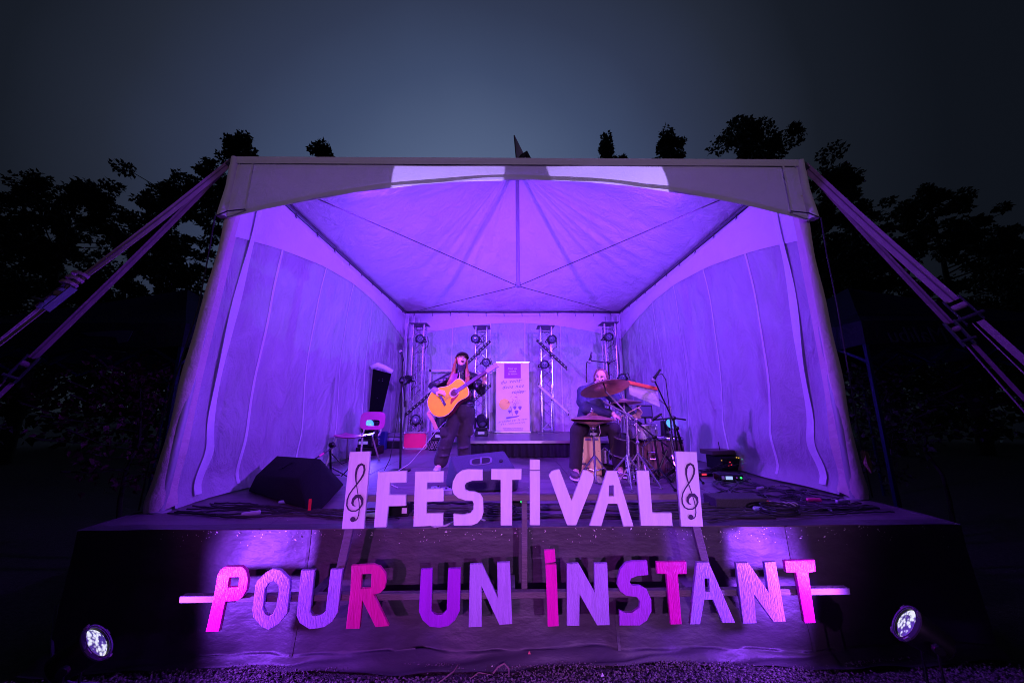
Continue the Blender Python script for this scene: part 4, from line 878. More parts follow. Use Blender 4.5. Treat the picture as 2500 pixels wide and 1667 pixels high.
for p in ((-.20, 3.83, 1.09), (-.62, 3.83, 1.03), (-.66, 3.70, .9)):
    b = MB(); b.lathe([(.022, 0), (.02, .008), (.001, .009)], p, (-.1, -.55, .8), 12); b.build('corner_foot', M_rubber, wc)
# plastic stacking chair
M_plast = mat('chair_plastic', (0.62, 0.06, 0.34), 0.4, var=.08); M_tubepink = mat('chair_tube', (0.62, 0.5, 0.52), 0.3, .6)
ch = empty('plastic_chair', (-2.5, 5.65, ST), 'magenta plastic stacking chair with a slot in its back near the left wall', 'chair')
def seat(u, v):
    a = (u-.5); return (-2.56+a*.48+.0*v, 5.45+.40*v, 1.215+.035*(2*a)**2-.02*math.sin(v*3.1)-.03*max(0, .15-v)*4)
b = MB(); b.grid(10, 10, seat); b.grid(10, 10, lambda u, v: Vector(seat(u, v))-Vector((0, 0, .012))); b.build('seat', M_plast, ch, smooth=180)
# backrest with slot: ring of quads around an opening
cx_, cz_ = -2.37, 1.435
def sq(a, w_, h_, k): return (math.copysign(abs(math.cos(a))**k, math.cos(a))*w_, math.copysign(abs(math.sin(a))**k, math.sin(a))*h_)
N = 36; b = MB(); V = []
for w_, h_, dz, dy in ((.205, .145, 0, 0), (.115, .048, -.035, 0), (.205, .145, 0, .014), (.115, .048, -.035, .014)):
    for j in range(N):
        x, z = sq(j*2*math.pi/N, w_, h_, .5); z += dz; x *= 1-.10*(z/.145)*-1 if False else 1
        V.append((cx_+x, 5.86+dy+.10*(z+.1)+.35*x*x*-1, cz_+z))
F = []
for j in range(N):
    k = (j+1) % N; F += [(j, k, N+k, N+j), (2*N+j, 3*N+j, 3*N+k, 2*N+k), (j, 2*N+j, 2*N+k, k), (N+j, N+k, 3*N+k, 3*N+j)]
b.add(V, F); b.build('backrest', M_plast, ch, smooth=50)
for x0, y0, x1, y1 in ((-2.76, 5.47, -2.83, 5.38), (-2.36, 5.47, -2.33, 5.38), (-2.74, 5.82, -2.80, 5.98), (-2.34, 5.82, -2.27, 5.98)):
    b = MB(); b.tube([(x0+.04*(1 if x0 > -2.5 else -1)*0, y0, 1.20), (x0, y0, 1.17), (x1, y1, ST+.005)], .0135, 8); b.build('leg', M_tubepink, ch)
for x0 in (-2.52, -2.24):
    b = MB(); b.tube([(x0, 5.80, 1.195), (x0+.01, 5.87, 1.25), (x0+.01, 5.875, 1.40)], .012, 8); b.build('back_stay', M_tubepink, ch)
# short boom microphone stand by the chair
M_stand = mat('stand_black', (.012, .012, .014), .35, .3, spec=.3)
def tripod(b, c, r, h):
    c = Vector(c)
    for k in range(3):
        a = k*2.094+.5; e = c+Vector((math.cos(a)*r, math.sin(a)*r, .012)); b.tube([c+Vector((0, 0, h)), e], .010, 6); b.tube([c+Vector((0, 0, h*.45)), c.lerp(e, .5)+Vector((0, 0, h*.5*.5))], .005, 5); b.ball(e, .016, 6, 4)
def mic(parent, p, d, m=None, L=.16):
    d = Vector(d).normalized(); p = Vector(p)
    b = MB(); b.lathe([(.012, -L), (.017, -.03), (.024, -.005)], p, d, 12); mb_ = b.build('mic_body', m or M_stand, parent)
    b = MB(); b.ball(p+d*.02, .027, 12, 8); b.build('mic_grille', mat('mic_grille', (.35, .33, .36), .4, .7, bump=.6, bscale=400), mb_)
t = empty('microphone_stand', (-2.27, 4.4, ST), 'short boom microphone stand behind the left wedge monitor', 'mic stand')
b = MB(); tripod(b, (-2.27, 4.4, ST), .2, .14); b.build('tripod', M_stand, t)
b = MB(); b.tube([(-2.27, 4.4, .85), (-2.28, 4.35, 1.17)], .013, 8); b.build('pole', M_stand, t)
b = MB(); b.tube([(-2.22, 4.36, 1.20), (-2.29, 4.2, 1.12), (-2.40, 4.05, 1.02)], .009, 8); b.build('boom', M_stand, t)
b = MB(); b.lathe([(.02, -.03), (.032, -.02), (.032, .02), (.02, .03)], (-2.24, 4.3, 1.215), (1, 0, .3), 12); b.build('clutch', M_stand, t)
b = MB(); b.tube([(-2.285, 4.215, 1.128), (-2.31, 4.17, 1.10)], .0125, 8); b.build('pink_tape', mat('tape_pink', (.95, .05, .35), .5), t)
b = MB(); b.tube([(-2.27, 4.38, 1.1), (-2.15, 4.4, .98), (-2.05, 4.4, 1.02), (-2.06, 4.38, .92), (-2.14, 4.4, .84)], .007, 6); b.build('cable', M_rubber, t)
# singer's straight microphone stand
t = empty('microphone_stand', (-1.56, 4.95, ST), 'tall straight microphone stand with boom left of the singer', 'mic stand')
b = MB(); b.lathe([(.14, 0), (.14, .015), (.03, .03)], (-1.60, 4.95, ST), (0, 0, 1), 24); b.build('base', M_stand, t)
b = MB(); b.tube([(-1.60, 4.95, .82), (-1.655, 4.97, 2.0)], .012, 8); b.tube([(-1.60, 4.95, .82), (-1.635, 4.965, 1.58)], .0155, 8); b.build('pole', M_stand, t)
b = MB(); b.tube([(-1.565, 4.9, 1.66), (-1.63, 4.96, 2.02), (-1.675, 5.0, 2.38)], .010, 8); b.build('boom', M_stand, t)
b = MB(); b.lathe([(.024, -.03), (.03, 0), (.024, .03)], (-1.64, 4.96, 2.02), (1, 0, 0), 12); b.tube([(-1.565, 4.9, 1.66), (-1.575, 4.91, 1.74)], .02, 8); b.build('clutch', M_stand, t)
mic(t, (-1.69, 4.98, 2.44), (-.15, .2, .3))
b = MB(); b.tube([(-1.685, 5.0, 2.40), (-1.63, 4.95, 2.3), (-1.60, 4.93, 2.05), (-1.66, 4.96, 1.85), (-1.69, 4.96, 1.4), (-1.75, 4.95, .95), (-1.80, 4.9, .815)], .006, 6); b.build('cable', M_rubber, t)
# folding items along the left wall
tb_ = empty('tall_panel', (-2.6, 6.8, ST), 'tall black panel leaning in the left rear corner behind the chair', 'panel')
hull('board', [(-2.79, 6.78, 2.395), (-2.455, 6.86, 2.31), (-2.60, 6.80, 1.36), (-2.80, 6.74, .82), (-2.80, 6.83, 2.395), (-2.465, 6.91, 2.31), (-2.61, 6.85, 1.33), (-2.81, 6.79, .82), (-2.70, 6.76, .82)], mat('board_black', (.004, .004, .005), .9, spec=.05), tb_, bevel=.004)
for x, z in ((-2.66, 2.17), (-2.59, 2.16), (-2.59, 2.20), (-2.67, 1.83)):
    b = MB(); b.lathe([(.010, 0), (.008, .006)], (x, 6.79, z), (0, -1, 0), 8); b.build('bolt', MATS['hook_steel'], tb_)
b = MB(); b.tube([(-2.82, 6.77, 2.42), (-2.70, 6.78, 2.47), (-2.57, 6.82, 2.42), (-2.43, 6.86, 2.34)], [.045, .058, .052, .045], 10); tag(b.build('rolled_flap', M_tape, smooth=180), 'white rolled wall flap draped over the tall black panel', 'flap')
# cases and boxes by the left rear corner
case = empty('flight_case', (-2.04, 7.35, ST), 'pink-red flight case with aluminium edges on the stage floor', 'case')
b = MB(); b.box((-2.04, 7.50, .975), (.47, .30, .32)); b.build('shell', mat('case_red', (.85, .015, .13), .4, var=.06), case)
for z in (.815, 1.137):
    b = MB(); b.bar((-2.285, 7.345, z), (-1.795, 7.345, z), .03, .03); b.build('edge_trim', M_alu, case, bevel=.004)
for x in (-2.282, -1.798):
    b = MB(); b.bar((x, 7.344, .83), (x, 7.344, 1.12), .028, .028, (0, 1, 0)); b.build('edge_trim', M_alu, case, bevel=.004)
for x in (-2.27, -1.81):
    for z in (.828, 1.124):
        b = MB(); b.ball((x, 7.345, z), .032, 10, 6); b.build('ball_corner', M_alu, case)
hull('shell_side', [(-1.79, 7.36, .81), (-1.78, 7.64, .81), (-1.79, 7.36, 1.14), (-1.78, 7.64, 1.14)] + [(-1.785, 7.36, .81), (-1.785, 7.64, 1.14)], M_alu, case, bevel=0)
bxs = [((-2.55, 7.65, .87), (.48, .30, .14), M_black, 'black box at the bottom of the pile left of the red case', 'box'),
       ((-2.50, 7.70, .985), (.42, .26, .08), mat('box_lilac', (.35, .33, .45), .5), 'pale slim device in the pile left of the red case', 'device'),
       ((-2.50, 7.68, 1.07), (.44, .28, .08), mat('box_grey', (.16, .15, .2), .4), 'grey slim device topping the pile left of the red case', 'device')]
for c, d, m, lab, cat in bxs:
    b = MB(); b.box(c, d); tag(b.build('stage_box' if cat == 'box' else 'slim_device', m, bevel=.008), lab, cat)
sb_ = empty('blue_case', (-2.74, 7.32, ST), 'blue case standing upright with white vertical lettering SANY', 'case')
b = MB(); b.box((-2.74, 7.36, .98), (.20, .16, .36)); b.build('body', mat('case_blue', (.03, .05, .22), .4), sb_, bevel=.01)
for k_, c_ in enumerate('SANY'): text_mesh('lettering', c_, .09, mat('print_white', (.6, .6, .65), .5), sb_, Matrix.Translation((-2.77, 7.276, 1.10-.08*k_)) @ Matrix.Rotation(R(90), 4, 'X') @ Matrix.Rotation(R(-90), 4, 'Z'))
# white framed panel behind the singer
fr = empty('white_frame', (-1.75, 8.3, ST), 'white rectangular frame against the back wall behind the singer', 'frame')
for a, c_ in (((-2.02, 8.38, .85), (-2.02, 8.38, 2.55)), ((-1.40, 8.38, .85), (-1.40, 8.38, 2.55)), ((-2.05, 8.38, 2.52), (-1.37, 8.38, 2.52))):
    b = MB(); b.bar(a, c_, .055, .03, (0, -1, 0)); b.build('frame_bar', M_tape, fr)
# roll-up banner
M_ban = mat('banner_print', (0.78, 0.72, 0.80), 0.5, var=.03); BY = 7.82
ban = empty('roll_up_banner', (-.02, BY, RT), 'white roll-up banner with violet square, orange sun and handwriting', 'banner')
b = MB(); b.grid(6, 12, lambda u, v: (-.395+.75*u, BY+.006*math.sin(v*3.1), 1.12+1.53*v)); b.grid(6, 12, lambda u, v: (-.395+.75*u, BY+.008+.006*math.sin(v*3.1), 1.12+1.53*v)); b.build('sheet', M_ban, ban, smooth=180)
b = MB(); b.box((-.02, BY+.02, 1.105), (.82, .10, .04)); b.build('cassette', M_alu, ban, bevel=.01)
b = MB(); b.box((-.02, BY, 2.652), (.77, .022, .022)); b.build('top_bar', M_alu, ban)
b = MB(); b.tube([(-.02, BY+.04, 1.1), (-.02, BY+.03, 2.64)], .01, 6); b.build('support_pole', M_alu, ban)
M_bv = mat('print_violet', (0.30, 0.02, 0.72), .5); M_bi = mat('print_ink', (.16, .07, .20), .6); M_bs = mat('print_sun', (.92, .75, .12), .5); M_bl = mat('print_leaf', (.20, .10, .55), .5)
def card(name, polys, m, dy=.004): flat_shape(name, polys, .001, m, ban, BY-dy, bevel=.0002)
card('violet_square', [[(-.21, 2.29), (.165, 2.29), (.165, 2.62), (-.21, 2.62)]], M_bv)
card('sun', [[(-.205+.125*math.cos(a*.2618), 1.71+.125*math.sin(a*.2618)) for a in range(24)]], M_bs)
def btext(s, x, z, size, m, rot=0, shear=0.0, sp=1.0): text_mesh('lettering', s, size, m, ban, Matrix.Translation((x, BY-.0065, z)) @ Matrix.Rotation(R(90), 4, 'X') @ Matrix.Rotation(R(rot), 4, 'Z'), shear=shear, depth=.0006, space=sp)
btext('Pour un', -.025, 2.51, .062, M_ban, 0); btext('instant', -.025, 2.455, .062, M_ban, 0); btext('9e édition', -.02, 2.385, .052, M_ban, 2)
card('underline', [[(-.115, 2.418), (.07, 2.418), (.07, 2.424), (-.115, 2.424)]], M_ban, .0055)
btext('du vent', -.08, 2.215, .115, M_bi, 6, .45, 1.25); btext('dans nos', -.02, 2.10, .11, M_bi, 5, .45, 1.25); btext('voiles', .08, 1.985, .11, M_bi, 3, .45, 1.1)
card('flourish', [[(.17, 1.985), (.28, 1.992), (.28, 1.997), (.17, 1.990)]], M_bi); card('flourish', [[(.13, 2.225), (.20, 2.26), (.20, 2.265), (.13, 2.23)]], M_bi)
rr_ = random.Random(4)
for k in range(34):
    x = -.01+rr_.gauss(0, .05)+.08*(k/34); z = 1.70+.22*(k/34)+rr_.gauss(0, .02); r_ = rr_.uniform(.006, .013); a0 = rr_.random()*6
    card('blossom', [[(x+r_*math.cos(a0+a*1.2566), z+r_*.8*math.sin(a0+a*1.2566)) for a in range(5)]], mat('print_blossom', (.55, .22, .5), .5), .0055)
for k in range(12):
    x = -.12+rr_.gauss(0, .03); z = 1.76+rr_.gauss(0, .022); r_ = rr_.uniform(.006, .011)
    card('blossom', [[(x+r_*math.cos(a*1.2566), z+r_*.8*math.sin(a*1.2566)) for a in range(5)]], mat('print_russet', (.45, .12, .10), .5), .0055)
card('stem', [[(-.072, 1.66), (-.03, 1.46), (-.022, 1.46), (-.06, 1.66)]], M_bi)
for x, z, s, fl in ((-.085, 1.55, .06, -1), (.02, 1.635, .07, 1), (.135, 1.63, .075, 1), (.055, 1.535, .085, 1)):
    card('leaf', [[(x, z+s*.5), (x+fl*s*.55, z+s*.45), (x+fl*s*.6, z+s*.05), (x+fl*s*.15, z-s*.75), (x-fl*s*.35, z-s*.15), (x-fl*s*.4, z+s*.35)]], M_bl)
card('pot_boat', [[(-.17, 1.425), (.12, 1.46), (.15, 1.475), (.10, 1.435), (.06, 1.425), (-.16, 1.39)]], M_bl)
btext('propulsé par le vent', -.02, 1.355, .058, M_bi, 6, .4, 1.3); btext('des rencontres', -.02, 1.295, .058, M_bi, 5, .4, 1.5)
btext('festivalpouruninstant.ca', -.015, 1.185, .048, M_bi, 0, 0, 1.0)
card('rule', [[(-.22, 1.145), (.20, 1.145), (.20, 1.149), (-.22, 1.149)]], M_bi)
# ---------------------------------------------------------------- people
M_skin = mat('skin', (0.72, 0.46, 0.38), 0.5, var=.06, vscale=20); M_leather = mat('leather_jacket', (0.014, 0.013, 0.018), 0.28, var=.2, vscale=14, bump=.8, bscale=16)
M_pants = mat('cargo_cloth', (0.035, 0.025, 0.034), 0.85, var=.2, vscale=12, bump=.5, bscale=14); M_hair = mat('red_hair', (0.36, 0.12, 0.035), 0.45, var=.35, vscale=22, stretch=(3, 3, .3))
M_mouth = mat('mouth_dark', (.10, .015, .02), .6); M_teeth = mat('teeth', (.85, .82, .78), .3); M_eye = mat('eye_dark', (.02, .015, .015), .2)
def basis(f, u):
    f = Vector(f).normalized(); u = Vector(u); u = (u-f*u.dot(f)).normalized(); r = f.cross(u); return Matrix((r, f, u)).transposed()   # x right, y forward, z up
def add_head(b, c, B, k=1.0, open_mouth=False):
    c = Vector(c); P = lambda x, y, z: c+B @ Vector((x, y, z))*k
    b.ball(P(0, -.012, .025), (.074*k, .092*k, .088*k), 18, 12, B); b.ball(P(0, .022, -.03), (.058*k, .065*k, .075*k), 16, 10, B)
    b.ball(P(0, .052, -.078-(.018 if open_mouth else 0)), (.026*k, .024*k, .022*k), 10, 8, B)
    b.tube([P(0, .082, .018), P(0, .096, -.008), P(0, .104, -.026), P(0, .09, -.034)], [.008*k, .010*k, .013*k, .008*k], 8)
    for s in (-1, 1):
        b.ball(P(s*.036, .062, -.018), (.022*k, .018*k, .024*k), 10, 8, B); b.ball(P(s*.03, .076, .034), (.024*k, .012*k, .010*k), 10, 6, B)
        b.ball(P(s*.076, -.006, -.002), (.010*k, .018*k, .030*k), 8, 6, B)
    return P
def face_bits(parent, P, B, k=1.0, open_mouth=False, smile=False):
    for s in (-1, 1):
        b = MB(); b.ball(P(s*.03, .079, .016), (.011*k, .006*k, .006*k), 10, 6, B); b.build('eye', M_eye, parent)
        b = MB(); b.tube([P(s*.016, .087, .038), P(s*.032, .086, .043), P(s*.048, .076, .037)], .0035*k, 6); b.build('eyebrow', mat('brow', (.12, .05, .03), .7), parent)
    if open_mouth:
        b = MB(); b.ball(P(0, .081, -.062), (.023*k, .013*k, .019*k), 12, 8, B); m_ = b.build('mouth', M_mouth, parent)
        b = MB(); b.ball(P(0, .088, -.052), (.017*k, .007*k, .005*k), 10, 6, B); b.build('teeth', M_teeth, m_)
    else:
        b = MB(); b.tube([P(-.026, .078, -.052), P(-.012, .086, -.057), P(.012, .086, -.057), P(.026, .078, -.052)], .004*k, 6); b.build('mouth', mat('lips', (.42, .14, .13), .5), parent)
def add_hand(b, wrist, d, palm_n, curl=.6, k=1.0, thumb_side=1, spread=1.0):
    """palm and five bent fingers; d points along the hand, palm_n out of the palm"""
    w_ = Vector(wrist); d = Vector(d).normalized(); n = Vector(palm_n); n = (n-d*n.dot(d)).normalized(); s = d.cross(n)*thumb_side
    B = Matrix((s, d, n)).transposed()
    b.ball(w_+d*.05*k, (.040*k, .050*k, .016*k), 12, 8, B)
    for i, (o, L) in enumerate(((.030, .068), (.010, .078), (-.010, .073), (-.029, .058))):
        p = w_+d*.088*k+s*o*k*spread; p2 = p+(d*math.cos(curl*.5)+n*math.sin(curl*.5))*L*.42*k; p3 = p2+(d*math.cos(curl*1.5)+n*math.sin(curl*1.5))*L*.34*k; p4 = p3+(d*math.cos(curl*2.4)+n*math.sin(curl*2.4))*L*.28*k
        b.tube([w_+d*.06*k+s*o*.9*k, p, p2, p3, p4], [.011*k, .0105*k, .0095*k, .009*k, .0075*k], 8)
    t0 = w_+d*.022*k+s*.030*k; t1 = t0+(s*.75+d*.55+n*.15)*.038*k; t2 = t1+(d*.8+s*.2+n*.5)*.032*k
    b.tube([t0, t1, t2], [.014*k, .0115*k, .009*k], 8)
def limb(b, pts, rs, n=12):
    b.tube(pts, rs, n)
    for p, r in zip(pts, rs): b.ball(p, r, n, 8)

# ---- singer
sg = empty('person', (-.9, 4.97, ST), 'person in black jacket and cap singing open-mouthed while playing an acoustic guitar', 'person')
hd = Vector((-.80, 4.955, 2.325)); HB = basis((.34, -.86, .34), (.05, .35, .93))
b = MB(); P = add_head(b, hd, HB, 1.0, True)
limb(b, [hd+Vector((-.0, .01, -.06)), (-.81, 4.99, 2.16)], [.05, .056]); limb(b, [(-.81, 4.99, 2.12), (-.79, 5.0, 1.95), (-.77, 5.0, 1.72), (-.77, 5.0, 1.60)], [.09, .12, .105, .125])
for sh, el, wr in (((-.955, 4.99, 2.07), (-1.185, 4.94, 1.945), (-1.115, 4.775, 1.865)), ((-.645, 4.99, 2.08), (-.505, 4.90, 1.895), (-.455, 4.80, 2.005))):
    limb(b, [(-.80, 4.99, 2.08), sh, el, wr], [.06, .055, .042, .028])
for hp, kn, an in (((-.865, 4.98, 1.58), (-.975, 4.89, 1.21), (-1.055, 4.94, .88)), ((-.68, 5.0, 1.58), (-.745, 4.98, 1.21), (-.73, 5.06, .88))): limb(b, [hp, kn, an], [.085, .058, .04]); limb(b, [an, Vector(an)+Vector((-.02, -.14, -.045))], [.04, .03])
add_hand(b, (-1.115, 4.775, 1.865), (.93, -.28, -.12), (.1, .6, -.75), .55, 1.0, -1)
add_hand(b, (-.455, 4.80, 2.005), (-.25, -.25, .9), (-.55, -.75, -.1), .75, 1.0, 1)
body = remeshed(b, 'body', M_skin, sg, .0065, 2)
face_bits(body, P, HB, 1.0, True)
# jacket: bulky blouson with sleeves, collar, hem
b = MB(); limb(b, [(-.81, 4.995, 2.10), (-.80, 5.0, 1.98), (-.785, 5.0, 1.83), (-.775, 5.0, 1.72)], [.115, .155, .165, .15], 16)
b.ball((-.80, 5.0, 1.95), (.20, .14, .17), 18, 12); b.ball((-.78, 5.0, 1.76), (.185, .14, .11), 18, 12)
limb(b, [(-.86, 4.995, 2.09), (-.965, 4.99, 2.06), (-1.09, 4.965, 1.995), (-1.19, 4.935, 1.94), (-1.16, 4.86, 1.90)], [.09, .088, .078, .075, .055]); limb(b, [(-.74, 4.995, 2.09), (-.635, 4.99, 2.06), (-.565, 4.945, 1.98), (-.505, 4.895, 1.89), (-.475, 4.84, 1.95)], [.09, .088, .08, .076, .05])
for k in range(9):   # creases
    a = k*.7; b.tube([(-1.0-.02*k, 4.90, 2.05-.014*k), (-1.06-.02*k, 4.885, 1.99-.01*k)], [.012, .006], 6)
    b.tube([(-.9+.03*k, 4.86, 1.76), (-.89+.028*k, 4.855, 1.70)], [.010, .006], 6)
jk = remeshed(b, 'jacket', M_leather, sg, .011, 3)
b = MB(); b.lathe([(.172, -.035), (.178, -.02), (.178, .02), (.170, .035)], (-.775, 5.0, 1.69), (0, 0, 1), 24, False); wb_ = b.build('waistband', M_leather, jk, smooth=60)
for v in wb_.data.vertices: v.co.y = (v.co.y-(5.0-4.97))*.76+(5.0-4.97)
for s in (-1, 1):
    b = MB(); b.grid(6, 3, lambda u, v: (-.81+s*(.015+.085*u), 4.885+.10*u*u-.012*v, 2.16+.02*u-.075*v*(1-.3*u))); b.build('collar', M_leather, jk, smooth=180)
b = MB(); b.tube([(-.812, 4.868, 2.13), (-.805, 4.852, 2.0), (-.79, 4.838, 1.85), (-.78, 4.862, 1.70)], .006, 6); b.build('zip', M_chrome, jk)
for z in (1.705, 1.675): 
    b = MB(); b.tube([(-.775+.17*math.cos(a), 5.0+.137*math.sin(a), z) for a in [3.5+j*.2 for j in range(13)]], .006, 5); b.build('studs', M_chrome, jk)
# right sleeve cuff showing violet lining
b = MB(); limb(b, [(-1.165, 4.86, 1.895), (-1.115, 4.785, 1.868)], [.050, .043]); remeshed(b, 'shirt_cuff', mat('cuff_violet', (.30, .25, .62), .8), sg, .010, 2)
b = MB(); limb(b, [(-.81, 4.985, 2.13), (-.805, 4.968, 2.20), (-.80, 4.955, 2.235)], [.082, .070, .072], 16); remeshed(b, 'neck_gaiter', mat('gaiter', (.045, .03, .06), .85, bump=.6, bscale=30), sg, .010, 3)
# trousers
b = MB(); limb(b, [(-.77, 5.0, 1.66), (-.77, 5.0, 1.58)], [.150, .155], 16); limb(b, [(-.855, 4.985, 1.58), (-.965, 4.90, 1.22), (-1.05, 4.945, .93)], [.108, .098, .098], 14); limb(b, [(-.69, 5.0, 1.58), (-.75, 4.985, 1.22), (-.735, 5.06, .91)], [.108, .098, .095], 14)
b.box((-1.0, 4.81, 1.33), (.10, .03, .13)); b.box((-.66, 4.93, 1.33), (.09, .05, .13))
for z in (1.10, 1.27, 1.0): b.tube([(-1.09, 4.86, z+.02), (-1.0, 4.815, z), (-.9, 4.86, z+.015)], .010, 6); b.tube([(-.84, 4.92, z), (-.75, 4.892, z-.01), (-.66, 4.93, z+.01)], .010, 6)
remeshed(b, 'trousers', M_pants, sg, .012, 3)
for c in ((-1.075, 4.86, .835), (-.74, 4.98, .835)):
    b = MB(); b.ball(c, (.05, .13, .04), 14, 8); b.ball(Vector(c)+Vector((0, .07, .03)), (.05, .055, .06), 12, 8); o = remeshed(b, 'shoe', mat('shoe_pale', (.55, .5, .5), .5), sg, .009, 2)
# cap
b = MB()
def dome(u, v):
    a = u*2*math.pi; t = v*math.pi/2*1.06; return hd+HB @ Vector((math.sin(t)*.094*math.cos(a), -.014+math.sin(t)*.110*math.sin(a), .042+math.cos(t)*.092-.01*v))
b.grid(24, 8, dome); cp = b.build('cap', mat('cap_leather', (.03, .028, .036), .4, bump=.3, bscale=40), sg, smooth=180)
def brim(u, v):
    a = (u-.5)*2.3; r = .10+.095*v*math.cos(a*.62)
    return hd+HB @ Vector((math.sin(a)*(.092+.012*v), -.012+math.cos(a)*r, .044-.02*v-.03*(abs(a)*.55)**2*.9))
b = MB(); b.grid(16, 5, brim); b.grid(16, 5, lambda u, v: Vector(brim(u, v))+HB @ Vector((0, 0, -.006))); b.build('brim', MATS['cap_leather'], cp, smooth=180)
b = MB(); b.ball(hd+HB @ Vector((.02, .094, .085)), .008, 8, 5); b.build('badge', M_chrome, cp)
# hair: long locks either side
b = MB(); r_ = random.Random(3)
for k in range(16):
    f = k/15; p0 = hd+HB @ Vector((.070+.012*f, -.03+.05*f, .02)); q = r_.uniform(-1, 1)
    b.tube([p0, hd+HB @ Vector((.092, -.03+.05*f, -.07)), Vector((-.915+.03*f+.01*q, 4.905-.02*f, 2.14)), Vector((-.945+.045*f+.012*q, 4.865-.01*f, 2.03)), Vector((-.985+.06*f+.02*q, 4.845, 1.93+.04*abs(q)))], [.010, .016, .018, .015, .004], 6)
for k in range(11):
    f = k/10; p0 = hd+HB @ Vector((-.072, -.03+.05*f, .02)); q = r_.uniform(-1, 1)
    b.tube([p0, hd+HB @ Vector((-.09, -.02+.03*f, -.07)), Vector((-.705-.02*f, 4.90, 2.16)), Vector((-.68-.03*f+.01*q, 4.86, 2.06)), Vector((-.665-.03*f+.01*q, 4.85, 1.96+.03*q))], [.010, .015, .016, .013, .004], 6)
b.ball(hd+HB @ Vector((0, -.045, .0)), (.082, .07, .085), 14, 10, HB)
remeshed(b, 'hair', M_hair, sg, .0085, 1)
# violet tips of the hair
b = MB()
for k in range(6): b.tube([(-.90+.012*k, 4.868, 2.12), (-.915+.012*k, 4.848, 2.02), (-.955+.016*k, 4.83, 1.90)], [.006, .010, .003], 6)
b.build('dyed_lock', mat('dyed_violet', (.28, .03, .26), .45), sg)
b = MB(); b.ball(hd+HB @ Vector((.088, .0, -.04)), .008, 8, 5); b.build('earring', M_chrome, sg)

# ---- guitar
GB = Vector((-1.01, 4.735, 1.741)); gx = Vector((.58, -.02, .388)).normalized(); gn = Vector((-.22, -.93, .26)); gn = (gn-gx*gn.dot(gx)).normalized(); gy = gn.cross(gx)
gt = empty('acoustic_guitar', GB, 'acoustic guitar with golden spruce top held by the singer', 'guitar')
G = lambda x, y, z: GB+gx*x+gy*y+gn*z
prof = [(-.205, 0), (-.20, .06), (-.18, .115), (-.14, .162), (-.08, .195), (-.02, .202), (.05, .186), (.11, .155), (.16, .138), (.21, .138), (.26, .148), (.305, .147), (.335, .125), (.352, .09), (.36, .04), (.36, 0)]
out = [(x, y) for x, y in prof]+[(x, -y) for x, y in reversed(prof[1:-1])]
K = 1.05
def slab(z0, z1, k=1.0): 
    n = len(out); b = MB(); b.add([G(x*K*k, y*K*k, z0) for x, y in out]+[G(x*K*k, y*K*k, z1) for x, y in out], [tuple(range(n)), tuple(range(2*n-1, n-1, -1))]+[(i, (i+1) % n, n+(i+1) % n, n+i) for i in range(n)]); return b
slab(-.105, -.002).build('body_sides', mat('rosewood', (.16, .012, .02), .25, var=.3, coat=.5), gt, smooth=40)
slab(-.004, .001, 1.006).build('binding', mat('binding', (.75, .62, .4), .4), gt, smooth=40)
M_top = mat('spruce_top', (0.84, 0.72, 0.008), 0.6, var=.12, vscale=9, stretch=(1, 1, 1), spec=.15)
slab(-.003, .0025, .985).build('soundboard', M_top, gt, smooth=40)
def disc(name, c, r, z, m, par, ri=0): 
    b = MB(); n = 28; 
    if ri: b.add([G(c[0]+r*math.cos(a*2*math.pi/n), c[1]+r*math.sin(a*2*math.pi/n), z) for a in range(n)]+[G(c[0]+ri*math.cos(a*2*math.pi/n), c[1]+ri*math.sin(a*2*math.pi/n), z) for a in range(n)], [(i, (i+1) % n, n+(i+1) % n, n+i) for i in range(n)])
    else: b.add([G(c[0]+r*math.cos(a*2*math.pi/n), c[1]+r*math.sin(a*2*math.pi/n), z) for a in range(n)], [tuple(range(n))])
    return b.build(name, m, par, smooth=0)
disc('rosette', (.185, 0), .068, .0036, mat('rosette', (.80, .66, .40), .4), gt, .05); disc('rosette', (.185, 0), .058, .0039, mat('rosette_dark', (.15, .05, .03), .4), gt, .054); disc('soundhole', (.185, 0), .050, .0034, mat('hole', (.12, .03, .02), .8), gt)
b = MB(); pg = [(.235, -.045), (.215, -.07), (.17, -.085), (.10, -.105), (.065, -.125), (.075, -.09), (.11, -.045), (.14, -.052), (.18, -.056), (.215, -.048)]
b.add([G(x, y, .0042) for x, y in pg], [tuple(range(len(pg)))]); b.build('pickguard', mat('tortoiseshell', (.42, .05, .01), .2, var=.7, vscale=40, coat=.6), gt, smooth=0)
b = MB(); b.add([G(x, y, z) for z in (.003, .011) for x, y in ((-.018, -.085), (.018, -.075), (.018, .075), (-.018, .085))], [(0, 1, 2, 3), (7, 6, 5, 4), (0, 4, 5, 1), (1, 5, 6, 2), (2, 6, 7, 3), (3, 7, 4, 0)]); br_ = b.build('bridge', mat('ebony', (.03, .015, .012), .35), gt)
b = MB()
for k in range(6): b.ball(G(-.008, -.027+.011*k, .013), .0035, 6, 4)
b.build('bridge_pins', M_teeth, br_)
b = MB(); b.add([G(x, y, z) for z in (-.024, .009) for x, y in ((.20, -.028), (.70, -.022), (.70, .022), (.20, .028))], [(3, 2, 1, 0), (4, 5, 6, 7), (0, 1, 5, 4), (1, 2, 6, 5), (2, 3, 7, 6), (3, 0, 4, 7)]); nk = b.build('neck', mat('fretboard', (.11, .02, .05), .35), gt, bevel=.002)
for k in range(15):
    x = .70-.05-(.46)*(1-2**(-k/9.0))*1.02
    b = MB(); b.tube([G(x, -.026, .0105), G(x, .026, .0105)], .0022, 5); b.build('fret', M_chrome, nk)
